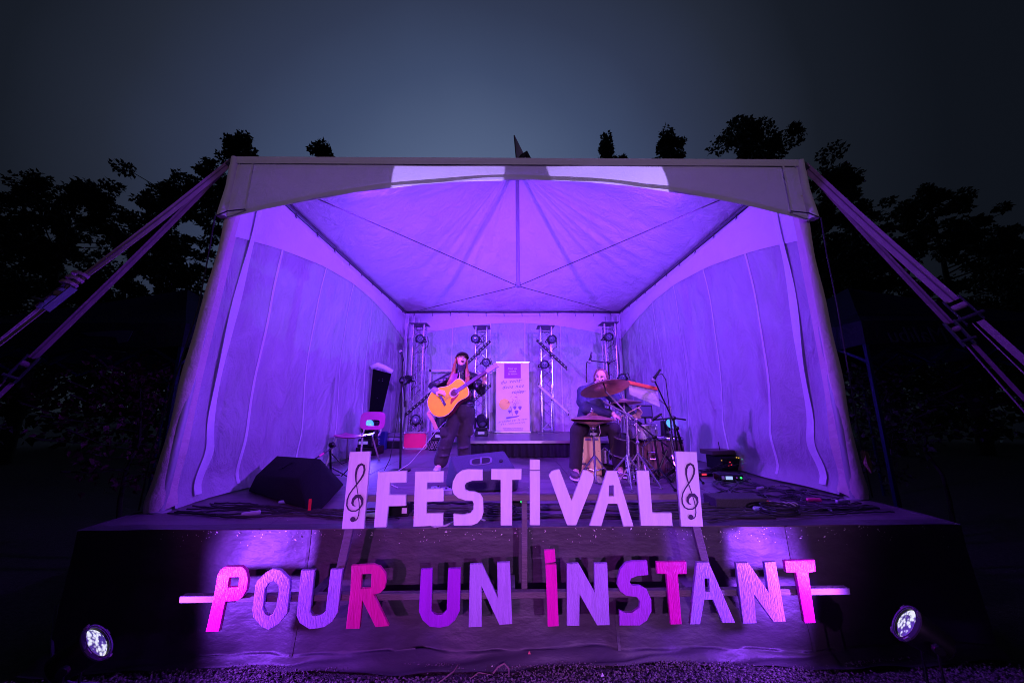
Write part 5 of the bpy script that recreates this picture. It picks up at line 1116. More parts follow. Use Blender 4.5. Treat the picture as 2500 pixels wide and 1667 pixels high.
b = MB(); b.add([G(x, y, z) for z in (-.020, -.004) for x, y in ((.70, -.024), (.72, -.036), (.885, -.040), (.885, .040), (.72, .036), (.70, .024))], [(5, 4, 3, 2, 1, 0), (6, 7, 8, 9, 10, 11)]+[(i, (i+1) % 6, 6+(i+1) % 6, 6+i) for i in range(6)]); hs = b.build('headstock', mat('headstock_face', (.34, .26, .42), .3), gt, bevel=.002)
for k in range(3):
    for s in (-1, 1):
        x = .75+.045*k; b = MB(); b.tube([G(x, s*.03, -.002), G(x, s*.03, .006)], .006, 8); b.tube([G(x, s*.04, -.012), G(x, s*.062, -.012)], [.004, .008], 8); b.build('tuner', M_chrome, hs)
for k in range(6):
    y = -.025+.010*k; b = MB(); b.tube([G(-.005, y, .014), G(.70, y*.78, .012)], .0009, 4); b.build('string', M_chrome, gt)
b = MB(); b.ribbon([G(-.205, 0, -.05), G(-.26, -.01, -.05), (-1.13, 4.80, 1.44), (-1.10, 4.82, 1.36)], .05, [(0, 0, 1), (.3, 0, 1), (1, 0, .2), (1, 0, 0)]); b.build('strap_end', mat('strap_tan', (.75, .32, .28), .6), gt)
b = MB(); b.ribbon([G(.33, .02, -.06), (-.72, 4.85, 1.98), (-.69, 4.86, 2.10), (-.72, 4.95, 2.19)], .045, [(1, 0, 0)]*4); b.build('strap', mat('strap_print', (.35, .08, .12), .7, var=.5, vscale=40), gt)

# ---- drummer
dm = empty('person', (.95, 4.72, ST), 'person in denim shirt seated on a wooden box drum behind the cymbals', 'person')
dh = Vector((1.145, 4.70, 2.045)); DB = basis((-.42, -.86, -.16), (.14, -.1, .98))
b = MB(); P2 = add_head(b, dh, DB, .98)
limb(b, [dh+Vector((.0, .01, -.06)), (1.09, 4.74, 1.93)], [.058, .062]); limb(b, [(1.08, 4.75, 1.88), (1.03, 4.76, 1.72), (.97, 4.76, 1.52), (.95, 4.74, 1.40)], [.10, .14, .13, .14])
ARMS = (((.915, 4.74, 1.87), (.915, 4.60, 1.63), (1.215, 4.47, 1.565)), ((1.25, 4.78, 1.87), (1.45, 4.74, 1.63), (1.56, 4.60, 1.51)))
for sh, el, wr in ARMS: limb(b, [(1.08, 4.76, 1.87), sh, el, wr], [.07, .062, .05, .034])
LEGS = (((.86, 4.70, 1.37), (.735, 4.40, 1.355), (.70, 4.40, .91)), ((1.03, 4.72, 1.37), (1.20, 4.42, 1.375), (1.265, 4.50, .92)))
for hp, kn, an in LEGS: limb(b, [hp, kn, an], [.10, .07, .045]); limb(b, [an, Vector(an)+Vector((-.02, -.14, -.06))], [.045, .035])
add_hand(b, (1.215, 4.47, 1.565), (.80, -.1, -.5), (.2, .5, -.8), .85, 1.05, -1); add_hand(b, (1.56, 4.60, 1.51), (.35, -.5, .75), (-.8, -.4, .1), .6, 1.05, 1, 1.2)
bd = remeshed(b, 'body', M_skin, dm, .007, 2); face_bits(bd, P2, DB, .98)
M_denim = mat('denim_shirt', (.035, .04, .09), .75, var=.35, vscale=14, bump=.5, bscale=16)
b = MB(); limb(b, [(1.09, 4.755, 1.87), (1.04, 4.76, 1.72), (.975, 4.755, 1.50), (.95, 4.74, 1.38)], [.125, .175, .165, .175], 16); b.ball((1.07, 4.765, 1.83), (.20, .13, .10), 16, 10)
limb(b, [(1.0, 4.75, 1.87), (.905, 4.74, 1.85), (.87, 4.66, 1.72), (.905, 4.595, 1.63), (1.06, 4.53, 1.60), (1.17, 4.49, 1.572)], [.09, .09, .082, .080, .066, .056]); limb(b, [(1.16, 4.77, 1.87), (1.26, 4.78, 1.85), (1.37, 4.76, 1.74), (1.45, 4.74, 1.63), (1.53, 4.65, 1.55)], [.09, .09, .08, .074, .054])
for k in range(5): b.tube([(.90+.05*k, 4.555-.02*k, 1.66-.012*k), (.925+.05*k, 4.535-.02*k, 1.59-.01*k)], .012, 6)
b.grid(8, 4, lambda u, v: (.80+.12*u, 4.62+.02*math.sin(u*6), 1.50-.12*v))
b.box((.80, 4.62, 1.42), (.10, .12, .16))
remeshed(b, 'shirt', M_denim, dm, .012, 3)
M_jean = mat('dark_jeans', (.03, .022, .03), .9, var=.2, vscale=12, bump=.5, bscale=14)
b = MB(); limb(b, [(.95, 4.74, 1.36), (.94, 4.74, 1.36)], [.155, .155], 14)
for hp, kn, an in LEGS: limb(b, [hp, Vector(hp).lerp(Vector(kn), .5)+Vector((0, 0, .01)), kn, Vector(kn).lerp(Vector(an), .5), Vector(an)+Vector((0, 0, .02))], [.118, .108, .092, .082, .078], 14)
remeshed(b, 'jeans', M_jean, dm, .012, 3)
for an, tw in (((.70, 4.40, .91), -.03), ((1.265, 4.50, .92), .03)):
    b = MB(); c = Vector((an[0]+tw, an[1]-.08, .858)); b.ball(c, (.052, .145, .045), 14, 8); b.ball(c+Vector((0, .08, .04)), (.05, .06, .065), 12, 8); o = remeshed(b, 'shoe', mat('shoe_brown', (.10, .06, .08), .5), dm, .009, 2)
    b = MB(); b.ball(c+Vector((0, -.005, -.040)), (.057, .155, .016), 16, 6); b.build('sole', M_teeth, o)
b = MB(); r_ = random.Random(9)
for k in range(26):
    a = -1.9+3.8*k/25; p0 = dh+DB @ Vector((math.sin(a)*.055, -.02-.045*math.cos(a), .105)); p1 = dh+DB @ Vector((math.sin(a)*.088, -.03-.07*math.cos(a), .02)); p2_ = dh+DB @ Vector((math.sin(a)*.085, -.05-.06*math.cos(a), -.10)); p3 = p2_+Vector((.01*r_.uniform(-1, 1), .02, -.09-.03*r_.random()))
    b.tube([p0, p1, p2_, p3], [.016, .018, .016, .005], 6)
b.ball(dh+DB @ Vector((0, -.03, .04)), (.080, .085, .085), 14, 10, DB)
remeshed(b, 'hair', mat('brown_hair', (.17, .08, .06), .5, var=.3, vscale=30), dm, .009, 1)
b = MB(); b.ball(dh+DB @ Vector((0, .045, -.092)), (.038, .032, .030), 12, 8, DB); b.build('beard', MATS['brown_hair'], dm)
# ---------------------------------------------------------------- percussion
M_brass = mat('cymbal_bronze', (0.72, 0.48, 0.30), 0.38, .85, var=.15, vscale=20)
M_black_iron = M_stand
cj = empty('box_drum', (.91, 4.66, ST), 'pale birch wooden box drum under the seated drummer', 'cajon')
b = MB(); b.box((.91, 4.69, 1.04), (.30, .30, .47)); b.build('box', mat('birch_side', (.66, .56, .26), .5, var=.15, vscale=9, stretch=(3, 3, .4)), cj, bevel=.006)
b = MB(); b.box((.91, 4.535, 1.04), (.285, .006, .455)); b.build('front_plate', mat('birch_face', (.88, .80, .30), .45, var=.16, vscale=7, stretch=(4, 4, .5)), cj, bevel=.002)
for x in (.795, 1.03):
    for z in (.86, .98, 1.1, 1.23):
        b = MB(); b.lathe([(.005, 0), (.004, .003)], (x, 4.531, z), (0, -1, 0), 6); b.build('screw', MATS['hook_steel'], cj)
for x in (.90, .99):
    b = MB(); b.box((x, 4.530, 1.245), (.075, .004, .03)); b.build('tape', mat('tape_violet', (.18, .13, .28), .6), cj)
pd = empty('drum_pedal', (.80, 4.38, ST), 'bass drum pedal with teal felt beater in front of the box drum', 'pedal')
b = MB(); b.box((.80, 4.34, .815), (.09, .30, .02)); b.build('footboard', M_chrome, pd, bevel=.004)
b = MB(); b.tube([(.755, 4.46, .81), (.755, 4.46, .96)], .010, 6); b.tube([(.845, 4.46, .81), (.845, 4.46, .96)], .010, 6); b.tube([(.755, 4.46, .96), (.845, 4.46, .96)], .012, 6); b.build('frame', M_chrome, pd)
b = MB(); b.tube([(.795, 4.46, .96), (.79, 4.47, 1.10)], .005, 6); b.tube([(.808, 4.46, .96), (.803, 4.47, 1.10)], .004, 6); b.build('beater_rod', M_chrome, pd)
b = MB(); b.lathe([(.015, -.022), (.027, -.018), (.027, .018), (.015, .022)], (.795, 4.47, 1.115), (0, 0, 1), 14); b.build('beater', mat('felt_teal', (.02, .22, .2), .9), pd)
def cymbal(parent, c, n, r, name='cymbal'):
    prof = [(r, -.0), (r*.92, r*.045), (r*.6, r*.13), (r*.26, r*.19), (r*.24, r*.23), (r*.16, r*.29), (r*.04, r*.31)]
    b = MB(); b.lathe(prof, c, n, 40, False); b.lathe([(q, z-.003) for q, z in prof], c, n, 40, False); o = b.build(name, M_brass, parent, smooth=60); return o
def stand_legs(parent, c, r=.24, h=.3, m=None, ph=.3):
    c = Vector(c)
    for k in range(3):
        a = k*2.094+ph; e = c+Vector((math.cos(a)*r, math.sin(a)*r, .012)); b = MB()
        b.tube([c+Vector((0, 0, h)), e], .011, 6); b.tube([c+Vector((0, 0, h*.35)), c.lerp(e, .55)+Vector((0, 0, h*.42))], .007, 6); b.ball(e, .018, 8, 5); b.build('leg', m or M_chrome, parent)
# crash on boom stand
t = empty('crash_cymbal', (1.18, 3.98, ST), 'large crash cymbal tilted on a boom stand before the drummer\'s face', 'cymbal', 'cymbals on stands')
cn = Vector((-.12, .30, .93)).normalized(); cc = Vector((1.085, 4.30, 1.87)); cymbal(t, cc, cn, .305)
stand_legs(t, (1.20, 3.98, ST), .28, .32)
b = MB(); b.tube([(1.20, 3.98, .83), (1.27, 4.10, 1.55)], .016, 10); b.tube([(1.215, 4.0, 1.0), (1.25, 4.06, 1.32)], .021, 10); b.build('pole', M_chrome, t)
b = MB(); b.tube([(1.42, 4.13, 1.36), (1.265, 4.20, 1.62), cc-cn*.03], .010, 8); b.build('boom', M_chrome, t)
b = MB(); b.lathe([(.02, -.03), (.03, 0), (.02, .03)], (1.275, 4.12, 1.56), (1, 0, 0), 12); b.ball((1.215, 4.0, 1.0), .03, 10, 6); b.build('clutch', M_chrome, t)
b = MB(); b.tube([cc-cn*.05, cc+cn*.13], .007, 6); b.lathe([(.022, 0), (.022, .02)], cc+cn*.09, cn, 10); b.build('felt_nut', M_can, t)
# ride behind
t = empty('ride_cymbal', (1.41, 4.72, ST), 'smaller cymbal on a straight stand right of the crash', 'cymbal', 'cymbals on stands')
rn = Vector((-.06, .10, .99)).normalized(); rc = Vector((1.405, 4.60, 1.69)); cymbal(t, rc, rn, .232); stand_legs(t, (1.42, 4.50, ST), .24, .3)
b = MB(); b.tube([(1.42, 4.50, .83), (1.405, 4.60, 1.72)], .013, 8); b.build('pole', M_chrome, t)
b = MB(); b.tube([rc, rc+Vector((-.01, .0, .17))], .009, 8); b.ball(rc+Vector((-.005, 0, .10)), .018, 8, 6); b.build('top_rod', M_chrome, t)
# hi-hat
t = empty('hi_hat', (.915, 4.32, ST), 'pair of hi-hat cymbals on a chrome stand left of the drum kit', 'hi-hat', 'cymbals on stands')
hc = Vector((.912, 4.30, 1.50)); cymbal(t, hc+Vector((0, 0, -.0)), Vector((.02, .03, 1)), .265, 'top_cymbal'); cymbal(t, hc+Vector((0, 0, -.006)), Vector((.02, .03, -1)), .262, 'bottom_cymbal'); stand_legs(t, (.92, 4.32, ST), .22, .28)
b = MB(); b.tube([(.92, 4.32, .82), (.915, 4.305, 1.42)], .014, 8); b.tube([(.915, 4.305, 1.3), (.912, 4.30, 1.64)], .006, 8); b.build('pole', M_chrome, t)
b = MB(); b.lathe([(.02, 0), (.045, .02), (.045, .04), (.02, .05)], (.912, 4.30, 1.37), (0, 0, 1), 12); b.ball((.912, 4.3, 1.60), .022, 8, 6); b.box((.912, 4.29, 1.33), (.09, .03, .025)); b.build('clutch', M_chrome, t)
b = MB(); b.box((.92, 4.17, .83), (.08, .26, .015), (.1, 0, 0)); b.build('footboard', M_chrome, t)
b = MB(); b.tube([(.98, 4.28, 1.46), (.99, 4.26, 1.35), (.96, 4.26, 1.28), (.92, 4.28, 1.30)], .005, 6); b.build('clip_lead', mat('lead_pale', (.6, .55, .6), .5), t)
# snare
t = empty('snare_drum', (1.50, 4.30, ST), 'chrome snare drum on a folding basket stand', 'snare drum')
sc_ = Vector((1.50, 4.30, 1.36))
b = MB(); b.lathe([(.165, -.07), (.165, .07)], sc_, (0, 0, 1), 36, False); sh_ = b.build('shell', mat('shell_silver', (.62, .6, .66), .25, .8), t)
b = MB(); b.lathe([(.16, .071), (.001, .074)], sc_, (0, 0, 1), 36, False); b.build('drum_head', mat('drum_skin', (.72, .70, .72), .5), t)
for z in (-.07, .07):
    b = MB(); b.lathe([(.166, -.012), (.178, -.008), (.178, .008), (.166, .012)], sc_+Vector((0, 0, z)), (0, 0, 1), 36, False); b.build('hoop', M_chrome, t)
for k in range(8):
    a = k*math.pi/4+.2; p = sc_+Vector((math.cos(a)*.176, math.sin(a)*.176, 0)); b = MB(); b.tube([p+Vector((0, 0, -.075)), p+Vector((0, 0, .075))], .005, 6); b.box(p, (.018, .018, .045)); b.build('lug', M_chrome, t)
stand_legs(t, (1.50, 4.30, ST), .24, .26)
b = MB(); b.tube([(1.5, 4.3, .84), (1.5, 4.3, 1.18)], .014, 8)
for k in range(3): a = k*2.094+.9; b.tube([(1.5, 4.3, 1.17), (1.5+math.cos(a)*.17, 4.3+math.sin(a)*.17, 1.275), (1.5+math.cos(a)*.185, 4.3+math.sin(a)*.185, 1.30)], .008, 6)
b.build('basket', M_chrome, t)
# stave drum standing behind the snare
t = empty('stave_drum', (1.70, 4.62, ST), 'tall brown stave drum standing behind the snare', 'drum')
for k in range(22):
    a0 = k*2*math.pi/22; a1 = (k+.94)*2*math.pi/22; b = MB(); V = []
    for z, r in ((ST+.02, .195), (1.05, .225), (1.25, .215)):
        for a in (a0, a1): V.append((1.70+math.cos(a)*r, 4.62+math.sin(a)*r, z))
    b.add(V, [(0, 1, 3, 2), (2, 3, 5, 4)]); b.build('stave', mat('stave_wood', (.22, .10, .12), .45, var=.25, vscale=12), t, smooth=60)
b = MB(); b.lathe([(.19, .0), (.19, .42), (.2, .445)], (1.70, 4.62, ST+.01), (0, 0, 1), 24); b.build('inner_shell', MATS['rosewood'], t)
b = MB(); b.lathe([(.222, -.02), (.23, 0), (.222, .02)], (1.70, 4.62, 1.255), (0, 0, 1), 32, False); b.build('hoop', M_chrome, t)
b = MB(); b.lathe([(.215, 0), (.001, .006)], (1.70, 4.62, 1.262), (0, 0, 1), 32, False); b.build('drum_head', MATS['drum_skin'], t)
b = MB(); b.tube([(1.60, 4.395, 1.02), (1.60, 4.38, 1.10), (1.69, 4.38, 1.10), (1.69, 4.39, 1.02), (1.60, 4.395, 1.02)], .008, 6); b.build('bracket', M_chrome, t)
# small silver shaker tube beside the box drum
b = MB(); b.lathe([(.03, 0), (.045, .01), (.045, .17), (.03, .185), (.012, .2)], (1.13, 4.62, .93), (0, 0, 1), 18); o = tag(b.build('metal_bottle', M_chrome), 'silver metal bottle standing between the box drum and the right shoe', 'bottle')
b = MB(); b.box((1.13, 4.62, .865), (.16, .16, .125)); tag(b.build('small_stool', M_black, bevel=.01), 'small black box under the silver bottle', 'box')
# bar chimes
t = empty('bar_chimes', (1.55, 4.32, ST), 'bar chimes hanging from an orange-red wooden bar', 'chimes')
A_, B_ = Vector((1.363, 4.30, 1.955)), Vector((1.735, 4.30, 1.870))
b = MB(); b.bar(A_, B_, .05, .042); b.build('bar', mat('padauk', (.62, .09, .03), .4, var=.15), t, bevel=.004)
for k in range(30):
    f = (k+.8)/31; p = A_.lerp(B_, f)+Vector((.016, 0, -.026)); L = .125+.075*f; b = MB(); b.tube([p, p+Vector((0, 0, -.012))], .0012, 4); b.tube([p+Vector((.002, 0, -.012)), p+Vector((.004+.01*f, 0, -L))], .0042, 6); b.build('chime', mat('chime_brass', (.85, .85, .62), .3, .2), t)
b = MB(); b.tube([(1.60, 4.33, 1.88), (1.74, 4.36, 1.78), (1.93, 4.40, 1.62)], .008, 6); b.tube([(1.93, 4.40, 1.66), (1.90, 4.40, .82)], .013, 8); b.build('stand', M_chrome, t); stand_legs(t, (1.90, 4.40, ST), .22, .26)
# microphone stands round the kit
def boom_stand(base, joint, tip, back, label, mic_d, lead=None):
    base, joint, tip, back = map(Vector, (base, joint, tip, back)); t = empty('microphone_stand', base, label, 'mic stand', 'microphone stands round the drum kit')
    for k in range(3):
        a = k*2.094+.7; e = base+Vector((math.cos(a)*.25, math.sin(a)*.25, .012)); b = MB(); b.tube([base+Vector((0, 0, .18)), e], .010, 6); b.ball(e, .017, 8, 5); b.build('leg', M_stand, t)
    b = MB(); b.tube([base+Vector((0, 0, .1)), joint], .012, 8); b.build('pole', M_stand, t); b = MB(); b.tube([back, joint, tip], .009, 8); b.build('boom', M_stand, t)
    b = MB(); b.lathe([(.02, -.022), (.027, 0), (.02, .022)], joint, (1, 0, 0), 10); b.build('clutch', M_stand, t); mic(t, tip, mic_d, None, .14)
    if lead:
        b = MB(); b.tube(lead, .005, 6); b.build('cable', M_rubber, t)
    return t
boom_stand((2.02, 4.30, ST), (1.90, 4.22, 1.40), (1.655, 4.18, 1.985), (1.96, 4.24, 1.22), 'boom stand whose microphone points at the bar chimes', (-.55, .1, -.75), [(1.70, 4.18, 2.03), (1.77, 4.2, 2.05), (1.81, 4.2, 1.98), (1.83, 4.22, 1.7), (1.84, 4.22, 1.3), (1.9, 4.25, .85)])
boom_stand((1.86, 4.15, ST), (1.84, 4.15, 1.52), (1.60, 4.20, 1.495), (1.98, 4.14, 1.50), 'low stand holding a microphone over the snare drum', (-.8, .1, -.5), [(1.72, 4.2, 1.55), (1.76, 4.15, 1.42), (1.78, 4.12, 1.2), (1.86, 4.12, .83)])
t = boom_stand((1.35, 5.15, ST), (1.385, 5.1, 2.30), (1.10, 5.08, 2.33), (1.50, 5.1, 2.34), 'tall overhead microphone stand arching over the drummer', (-.3, -.2, -1))
b = MB(); b.tube([(1.10, 5.08, 2.33), (1.05, 5.07, 2.30), (1.035, 5.06, 2.2), (1.03, 5.06, 2.0)], .008, 6); b.build('gooseneck', M_stand, t)
# small screen on a stand behind the kit
t = empty('small_screen', (2.0, 5.4, ST), 'small black screen on a stand behind the snare', 'screen')
b = MB(); b.box((2.0, 5.42, 1.575), (.23, .05, .20)); b.build('housing', M_black, t, bevel=.008); b = MB(); b.box((2.0, 5.392, 1.58), (.19, .004, .15)); b.build('panel', M_lens, t); b = MB(); b.tube([(2.0, 5.42, .82), (2.0, 5.42, 1.48)], .016, 8); b.lathe([(.14, 0), (.13, .02)], (2.0, 5.42, ST), (0, 0, 1), 20); b.build('stand', M_stand, t)
# black X stand between stave drum and right sign board
t = empty('folding_stand', (1.70, 4.10, ST), 'black folding stand with crossed legs before the stave drum', 'stand')
for a, c_ in (((1.52, 4.08, .82), (1.72, 4.12, 1.16)), ((1.90, 4.08, .82), (1.66, 4.12, 1.14)), ((1.60, 4.10, .95), (1.72, 4.06, .82)), ((1.72, 4.06, .82), (1.86, 4.10, .97)), ((1.68, 4.12, 1.12), (1.66, 4.13, 1.28))):
    b = MB(); b.tube([a, c_], .012, 6); b.build('bar', M_stand, t)

t = empty('hardware_stand', (1.34, 4.02, ST), 'straight chrome stand with braced legs right of the crash cymbal stand', 'stand')
stand_legs(t, (1.34, 4.02, ST), .26, .34, None, 1.1)
b = MB(); b.tube([(1.34, 4.02, .82), (1.36, 4.06, 1.52)], .014, 8); b.tube([(1.343, 4.025, .95), (1.35, 4.04, 1.25)], .019, 8); b.build('pole', M_chrome, t)
b = MB(); b.tube([(1.36, 4.06, 1.50), (1.22, 4.12, 1.60), (1.02, 4.18, 1.72)], .009, 8); b.build('arm', M_chrome, t)
for z in (1.25, 1.0, 1.5): b = MB(); b.ball((1.35, 4.035, z), .026, 8, 6); b.build('wing_clamp', M_chrome, t)

# second stave drum and more hardware
t = empty('stave_drum', (2.05, 4.80, ST), 'darker second stave drum half hidden behind the microphone stands', 'drum')
for k in range(20):
    a0 = k*2*math.pi/20; a1 = (k+.94)*2*math.pi/20; b = MB(); V = []
    for z, r in ((ST+.02, .165), (1.02, .19), (1.22, .18)):
        for a in (a0, a1): V.append((2.05+math.cos(a)*r, 4.80+math.sin(a)*r, z))
    b.add(V, [(0, 1, 3, 2), (2, 3, 5, 4)]); b.build('stave', mat('stave_dark', (.10, .05, .07), .45, var=.25, vscale=12), t, smooth=60)
b = MB(); b.lathe([(.16, .0), (.16, .40), (.17, .42)], (2.05, 4.80, ST+.01), (0, 0, 1), 24); b.build('inner_shell', MATS['rosewood'], t)
b = MB(); b.lathe([(.185, -.02), (.195, 0), (.185, .02)], (2.05, 4.80, 1.225), (0, 0, 1), 32, False); b.build('hoop', M_chrome, t)
t = empty('rack_tom', (1.27, 4.62, ST), 'small dark tom drum on a chrome post between the drummer\'s knees and the snare', 'drum')
b = MB(); b.lathe([(.14, -.11), (.14, .11)], (1.30, 4.44, 1.18), (.1, -.25, 1), 30); b.build('shell', mat('tom_shell', (.03, .02, .035), .3), t)
for z in (-.11, .11): b = MB(); b.lathe([(.141, -.01), (.15, 0), (.141, .01)], Vector((1.30, 4.44, 1.18))+Vector((.1, -.25, 1)).normalized()*z, (.1, -.25, 1), 30, False); b.build('hoop', M_chrome, t)
b = MB(); b.tube([(1.30, 4.48, .82), (1.30, 4.46, 1.10)], .015, 8); b.lathe([(.13, 0), (.12, .015)], (1.30, 4.48, ST), (0, 0, 1), 18); b.build('post', M_chrome, t)
boom_stand((1.55, 3.98, ST), (1.53, 4.0, 1.32), (1.36, 4.2, 1.52), (1.64, 3.9, 1.22), 'low dark microphone stand in front of the snare reaching to the small cymbal', (-.5, .6, .4))
b = MB(); b.tube([(1.31, 4.44, 1.53), (1.52, 4.30, 1.66)], [.008, .005], 6); tag(b.build('drumstick', mat('hickory', (.75, .6, .3), .5)), 'pale drumstick held in the drummer\'s near hand', 'drumstick')
# ---------------------------------------------------------------- gear on the floor, cables, litter
M_led_g = mat('led_green', (.05, .4, .1), .3, emit=(.05, 1, .2), estr=.9); M_led_r = mat('led_red', (.5, .05, .05), .3, emit=(1, .04, .08), estr=.9); M_led_y = mat('led_amber', (.5, .4, .05), .3, emit=(1, .6, .05), estr=.6)
rk = empty('stage_rack', (2.93, 4.9, ST), 'stage box stack with small lights and plugged cables at the right wall', 'stage box')
b = MB(); b.box((2.88, 4.95, .90), (.34, .30, .17), (0, 0, .15)); b.build('lower_unit', M_black, rk, bevel=.008)
b = MB(); b.box((2.84, 4.98, 1.03), (.42, .26, .06), (0, 0, .15)); b.build('upper_unit', mat('unit_brown', (.10, .06, .06), .5), rk, bevel=.006)
b = MB(); b.tube([(2.80, 4.9, 1.05), (2.79, 4.9, 1.17)], .005, 5); b.build('antenna', M_rubber, rk)
r_ = random.Random(2)
for k in range(12):
    p = (2.68+r_.uniform(0, .34), 4.80-r_.uniform(0, .03), .85+r_.uniform(0, .13)); b = MB(); b.ball(p, .009, 8, 5); b.build('indicator', r_.choice([M_led_r, M_led_r, M_led_g, M_led_y]), rk)
for k in range(8):
    p = Vector((2.72+.035*k, 4.79, .87+.02*(k % 3))); b = MB(); b.tube([p, p+Vector((-.08, -.08, .01)), p+Vector((-.25-.03*k, -.16, -.05)), p+Vector((-.5-.02*k, -.15-.03*k, -.062))], .006, 5); b.build('plugged_cable', M_rubber, rk)
pb = empty('effects_box', (2.47, 4.18, ST), 'small effects box with blue display and green light on the right of the deck', 'device')
b = MB(); b.box((2.47, 4.24, .838), (.26, .16, .075), (0, 0, -.1)); b.build('body', M_black, pb, bevel=.006); b = MB(); b.box((2.43, 4.157, .842), (.075, .004, .036), (0, 0, -.1)); b.build('display', mat('lcd', (.3, .4, .5), .3, emit=(.45, .65, 1), estr=.8), pb)
b = MB(); b.ball((2.56, 4.145, .845), .013, 8, 6); b.build('indicator', M_led_g, pb); b = MB(); b.ball((2.515, 4.15, .845), .009, 8, 6); b.build('indicator', mat('knob_pink', (.8, .3, .5), .4), pb)
b = MB(); b.box((2.36, 4.16, .845), (.03, .004, .034), (0, 0, -.1)); b.build('socket', mat('socket_pale', (.5, .5, .6), .4), pb)
rl_ = empty('power_strip', (2.30, 4.5, ST), 'small power strip with a glowing red switch beside the right sign board', 'power strip')
b = MB(); b.box((2.33, 4.50, .82), (.18, .07, .04)); b.build('body', M_black, rl_, bevel=.005); b = MB(); b.box((2.31, 4.462, .825), (.06, .004, .022)); b.build('switch', M_led_r, rl_)
fb = empty('floor_box', (1.86, 3.15, ST), 'long black carpeted box lying at the right front of the deck', 'box')
b = MB(); b.box((1.87, 3.21, .842), (.44, .20, .08)); b.build('body', mat('carpet_black', (.06, .055, .065), .95, var=.4, vscale=80), fb, bevel=.006)
cb = empty('braided_cable', (2.2, 3.12, ST), 'thick braided multicore with orange end beside the long black box', 'cable')
b = MB(); b.tube([(2.10, 3.13, .835), (2.2, 3.11, .83), (2.34, 3.12, .825)], .024, 12)
m_ = mat('braid', (.5, .42, .5), .6); n_ = m_.node_tree.nodes; l_ = m_.node_tree.links; tc_ = n_.new('ShaderNodeTexCoord'); wv = n_.new('ShaderNodeTexWave'); wv.inputs['Scale'].default_value = 14; wv.bands_direction = 'DIAGONAL'; cr_ = n_.new('ShaderNodeValToRGB'); cr_.color_ramp.elements[0].color = (.02, .015, .02, 1); cr_.color_ramp.elements[1].color = (.6, .5, .6, 1)
l_.new(tc_.outputs['Object'], wv.inputs[0]); l_.new(wv.outputs[0], cr_.inputs[0]); l_.new(cr_.outputs[0], n_['Principled BSDF'].inputs['Base Color'])
b.build('sheath', m_, cb); b = MB(); b.tube([(2.085, 3.13, .836), (2.11, 3.13, .835)], .027, 12); b.build('end_cap', mat('cap_orange', (.85, .12, .03), .5), cb)
def connector(p, d, m, label, s=1.0):
    p, d = Vector(p), Vector(d).normalized(); b = MB(); b.lathe([(.006*s, -.05*s), (.012*s, -.045*s), (.014*s, .0), (.014*s, .045*s), (.009*s, .05*s)], p, d, 10); tag(b.build('cable_connector', m), label, 'connector', 'loose connectors on the deck')
connector((2.645, 3.29, .822), (1, -.15, 0), mat('conn_pink', (.95, .03, .3), .4), 'pink cable connector near the right tent post', 1.2)
connector((2.86, 3.24, .820), (1, .1, 0), mat('conn_pale', (.6, .5, .65), .35, .5), 'pale metal connector nearest the right tent post', 1.3)
connector((2.49, 3.75, .822), (1, .4, 0), MATS['conn_pale'], 'pale connector lying before the effects box', 1.0)
connector((1.98, 3.0, .822), (1, -.5, 0), mat('conn_green', (.5, .7, .6), .4), 'pale green connector before the long black box', 1.6)
connector((-1.22, 2.93, .822), (1, .03, 0), mat('marker_green', (.2, .6, .25), .4), 'green and white marker left of the left clef board', 1.1)
connector((-.80, 2.86, .822), (1, -.05, 0), mat('marker_red', (.8, .1, .1), .4), 'red-ended marker below the letter F', 1.2)
connector((-2.2, 3.0, .82), (.8, .45, 0), MATS['conn_pale'], 'pale cable tie end at the left front of the deck', 1.3)
connector((-2.15, 3.35, .82), (.8, .3, 0), mat('conn_blue', (.35, .4, .8), .4), 'bluish connector beside the left wedge monitor', 1.0)
# small stomp boxes between the letters F and E
for k, (x, y, c, lab) in enumerate(((-.98, 3.62, (.5, .48, .55), 'silver effects pedal behind the letter F'), (-.86, 3.70, (.42, .42, .5), 'grey effects pedal behind the gap of the letter F'), (-.74, 3.66, (.6, .58, .62), 'pale effects pedal behind the letters F and E'))):
    t = empty('effects_pedal', (x, y, ST), lab, 'effects pedal', 'effects pedals at the singer\'s feet'); b = MB(); b.box((x, y, .832), (.085, .13, .05), (0, 0, .2*k)); b.build('body', mat('pedal_%d' % k, c, .35, .4), t, bevel=.006); b = MB(); b.lathe([(.012, 0), (.012, .014)], (x, y-.03, .857), (0, 0, 1), 10); b.build('switch', M_chrome, t); b = MB(); b.lathe([(.009, 0), (.009, .012)], (x+.02, y+.03, .857), (0, 0, 1), 10); b.build('knob', M_black, t)
b = MB(); b.box((-1.0, 3.02, .85), (.16, .12, .10)); o = tag(b.build('adapter_box', M_black, bevel=.008), 'black box with a small white tag behind the letter F', 'box'); b = MB(); b.box((-.955, 2.957, .845), (.04, .003, .04)); b.build('tag', M_teeth, o)
b = MB(); b.box((-.06, 3.2, .845), (.11, .10, .09)); o = tag(b.build('junction_box', M_black, bevel=.006), 'black junction box with a green light behind the letter I', 'box'); b = MB(); b.ball((-.01, 3.148, .86), .012, 8, 6); b.build('indicator', M_led_g, o)
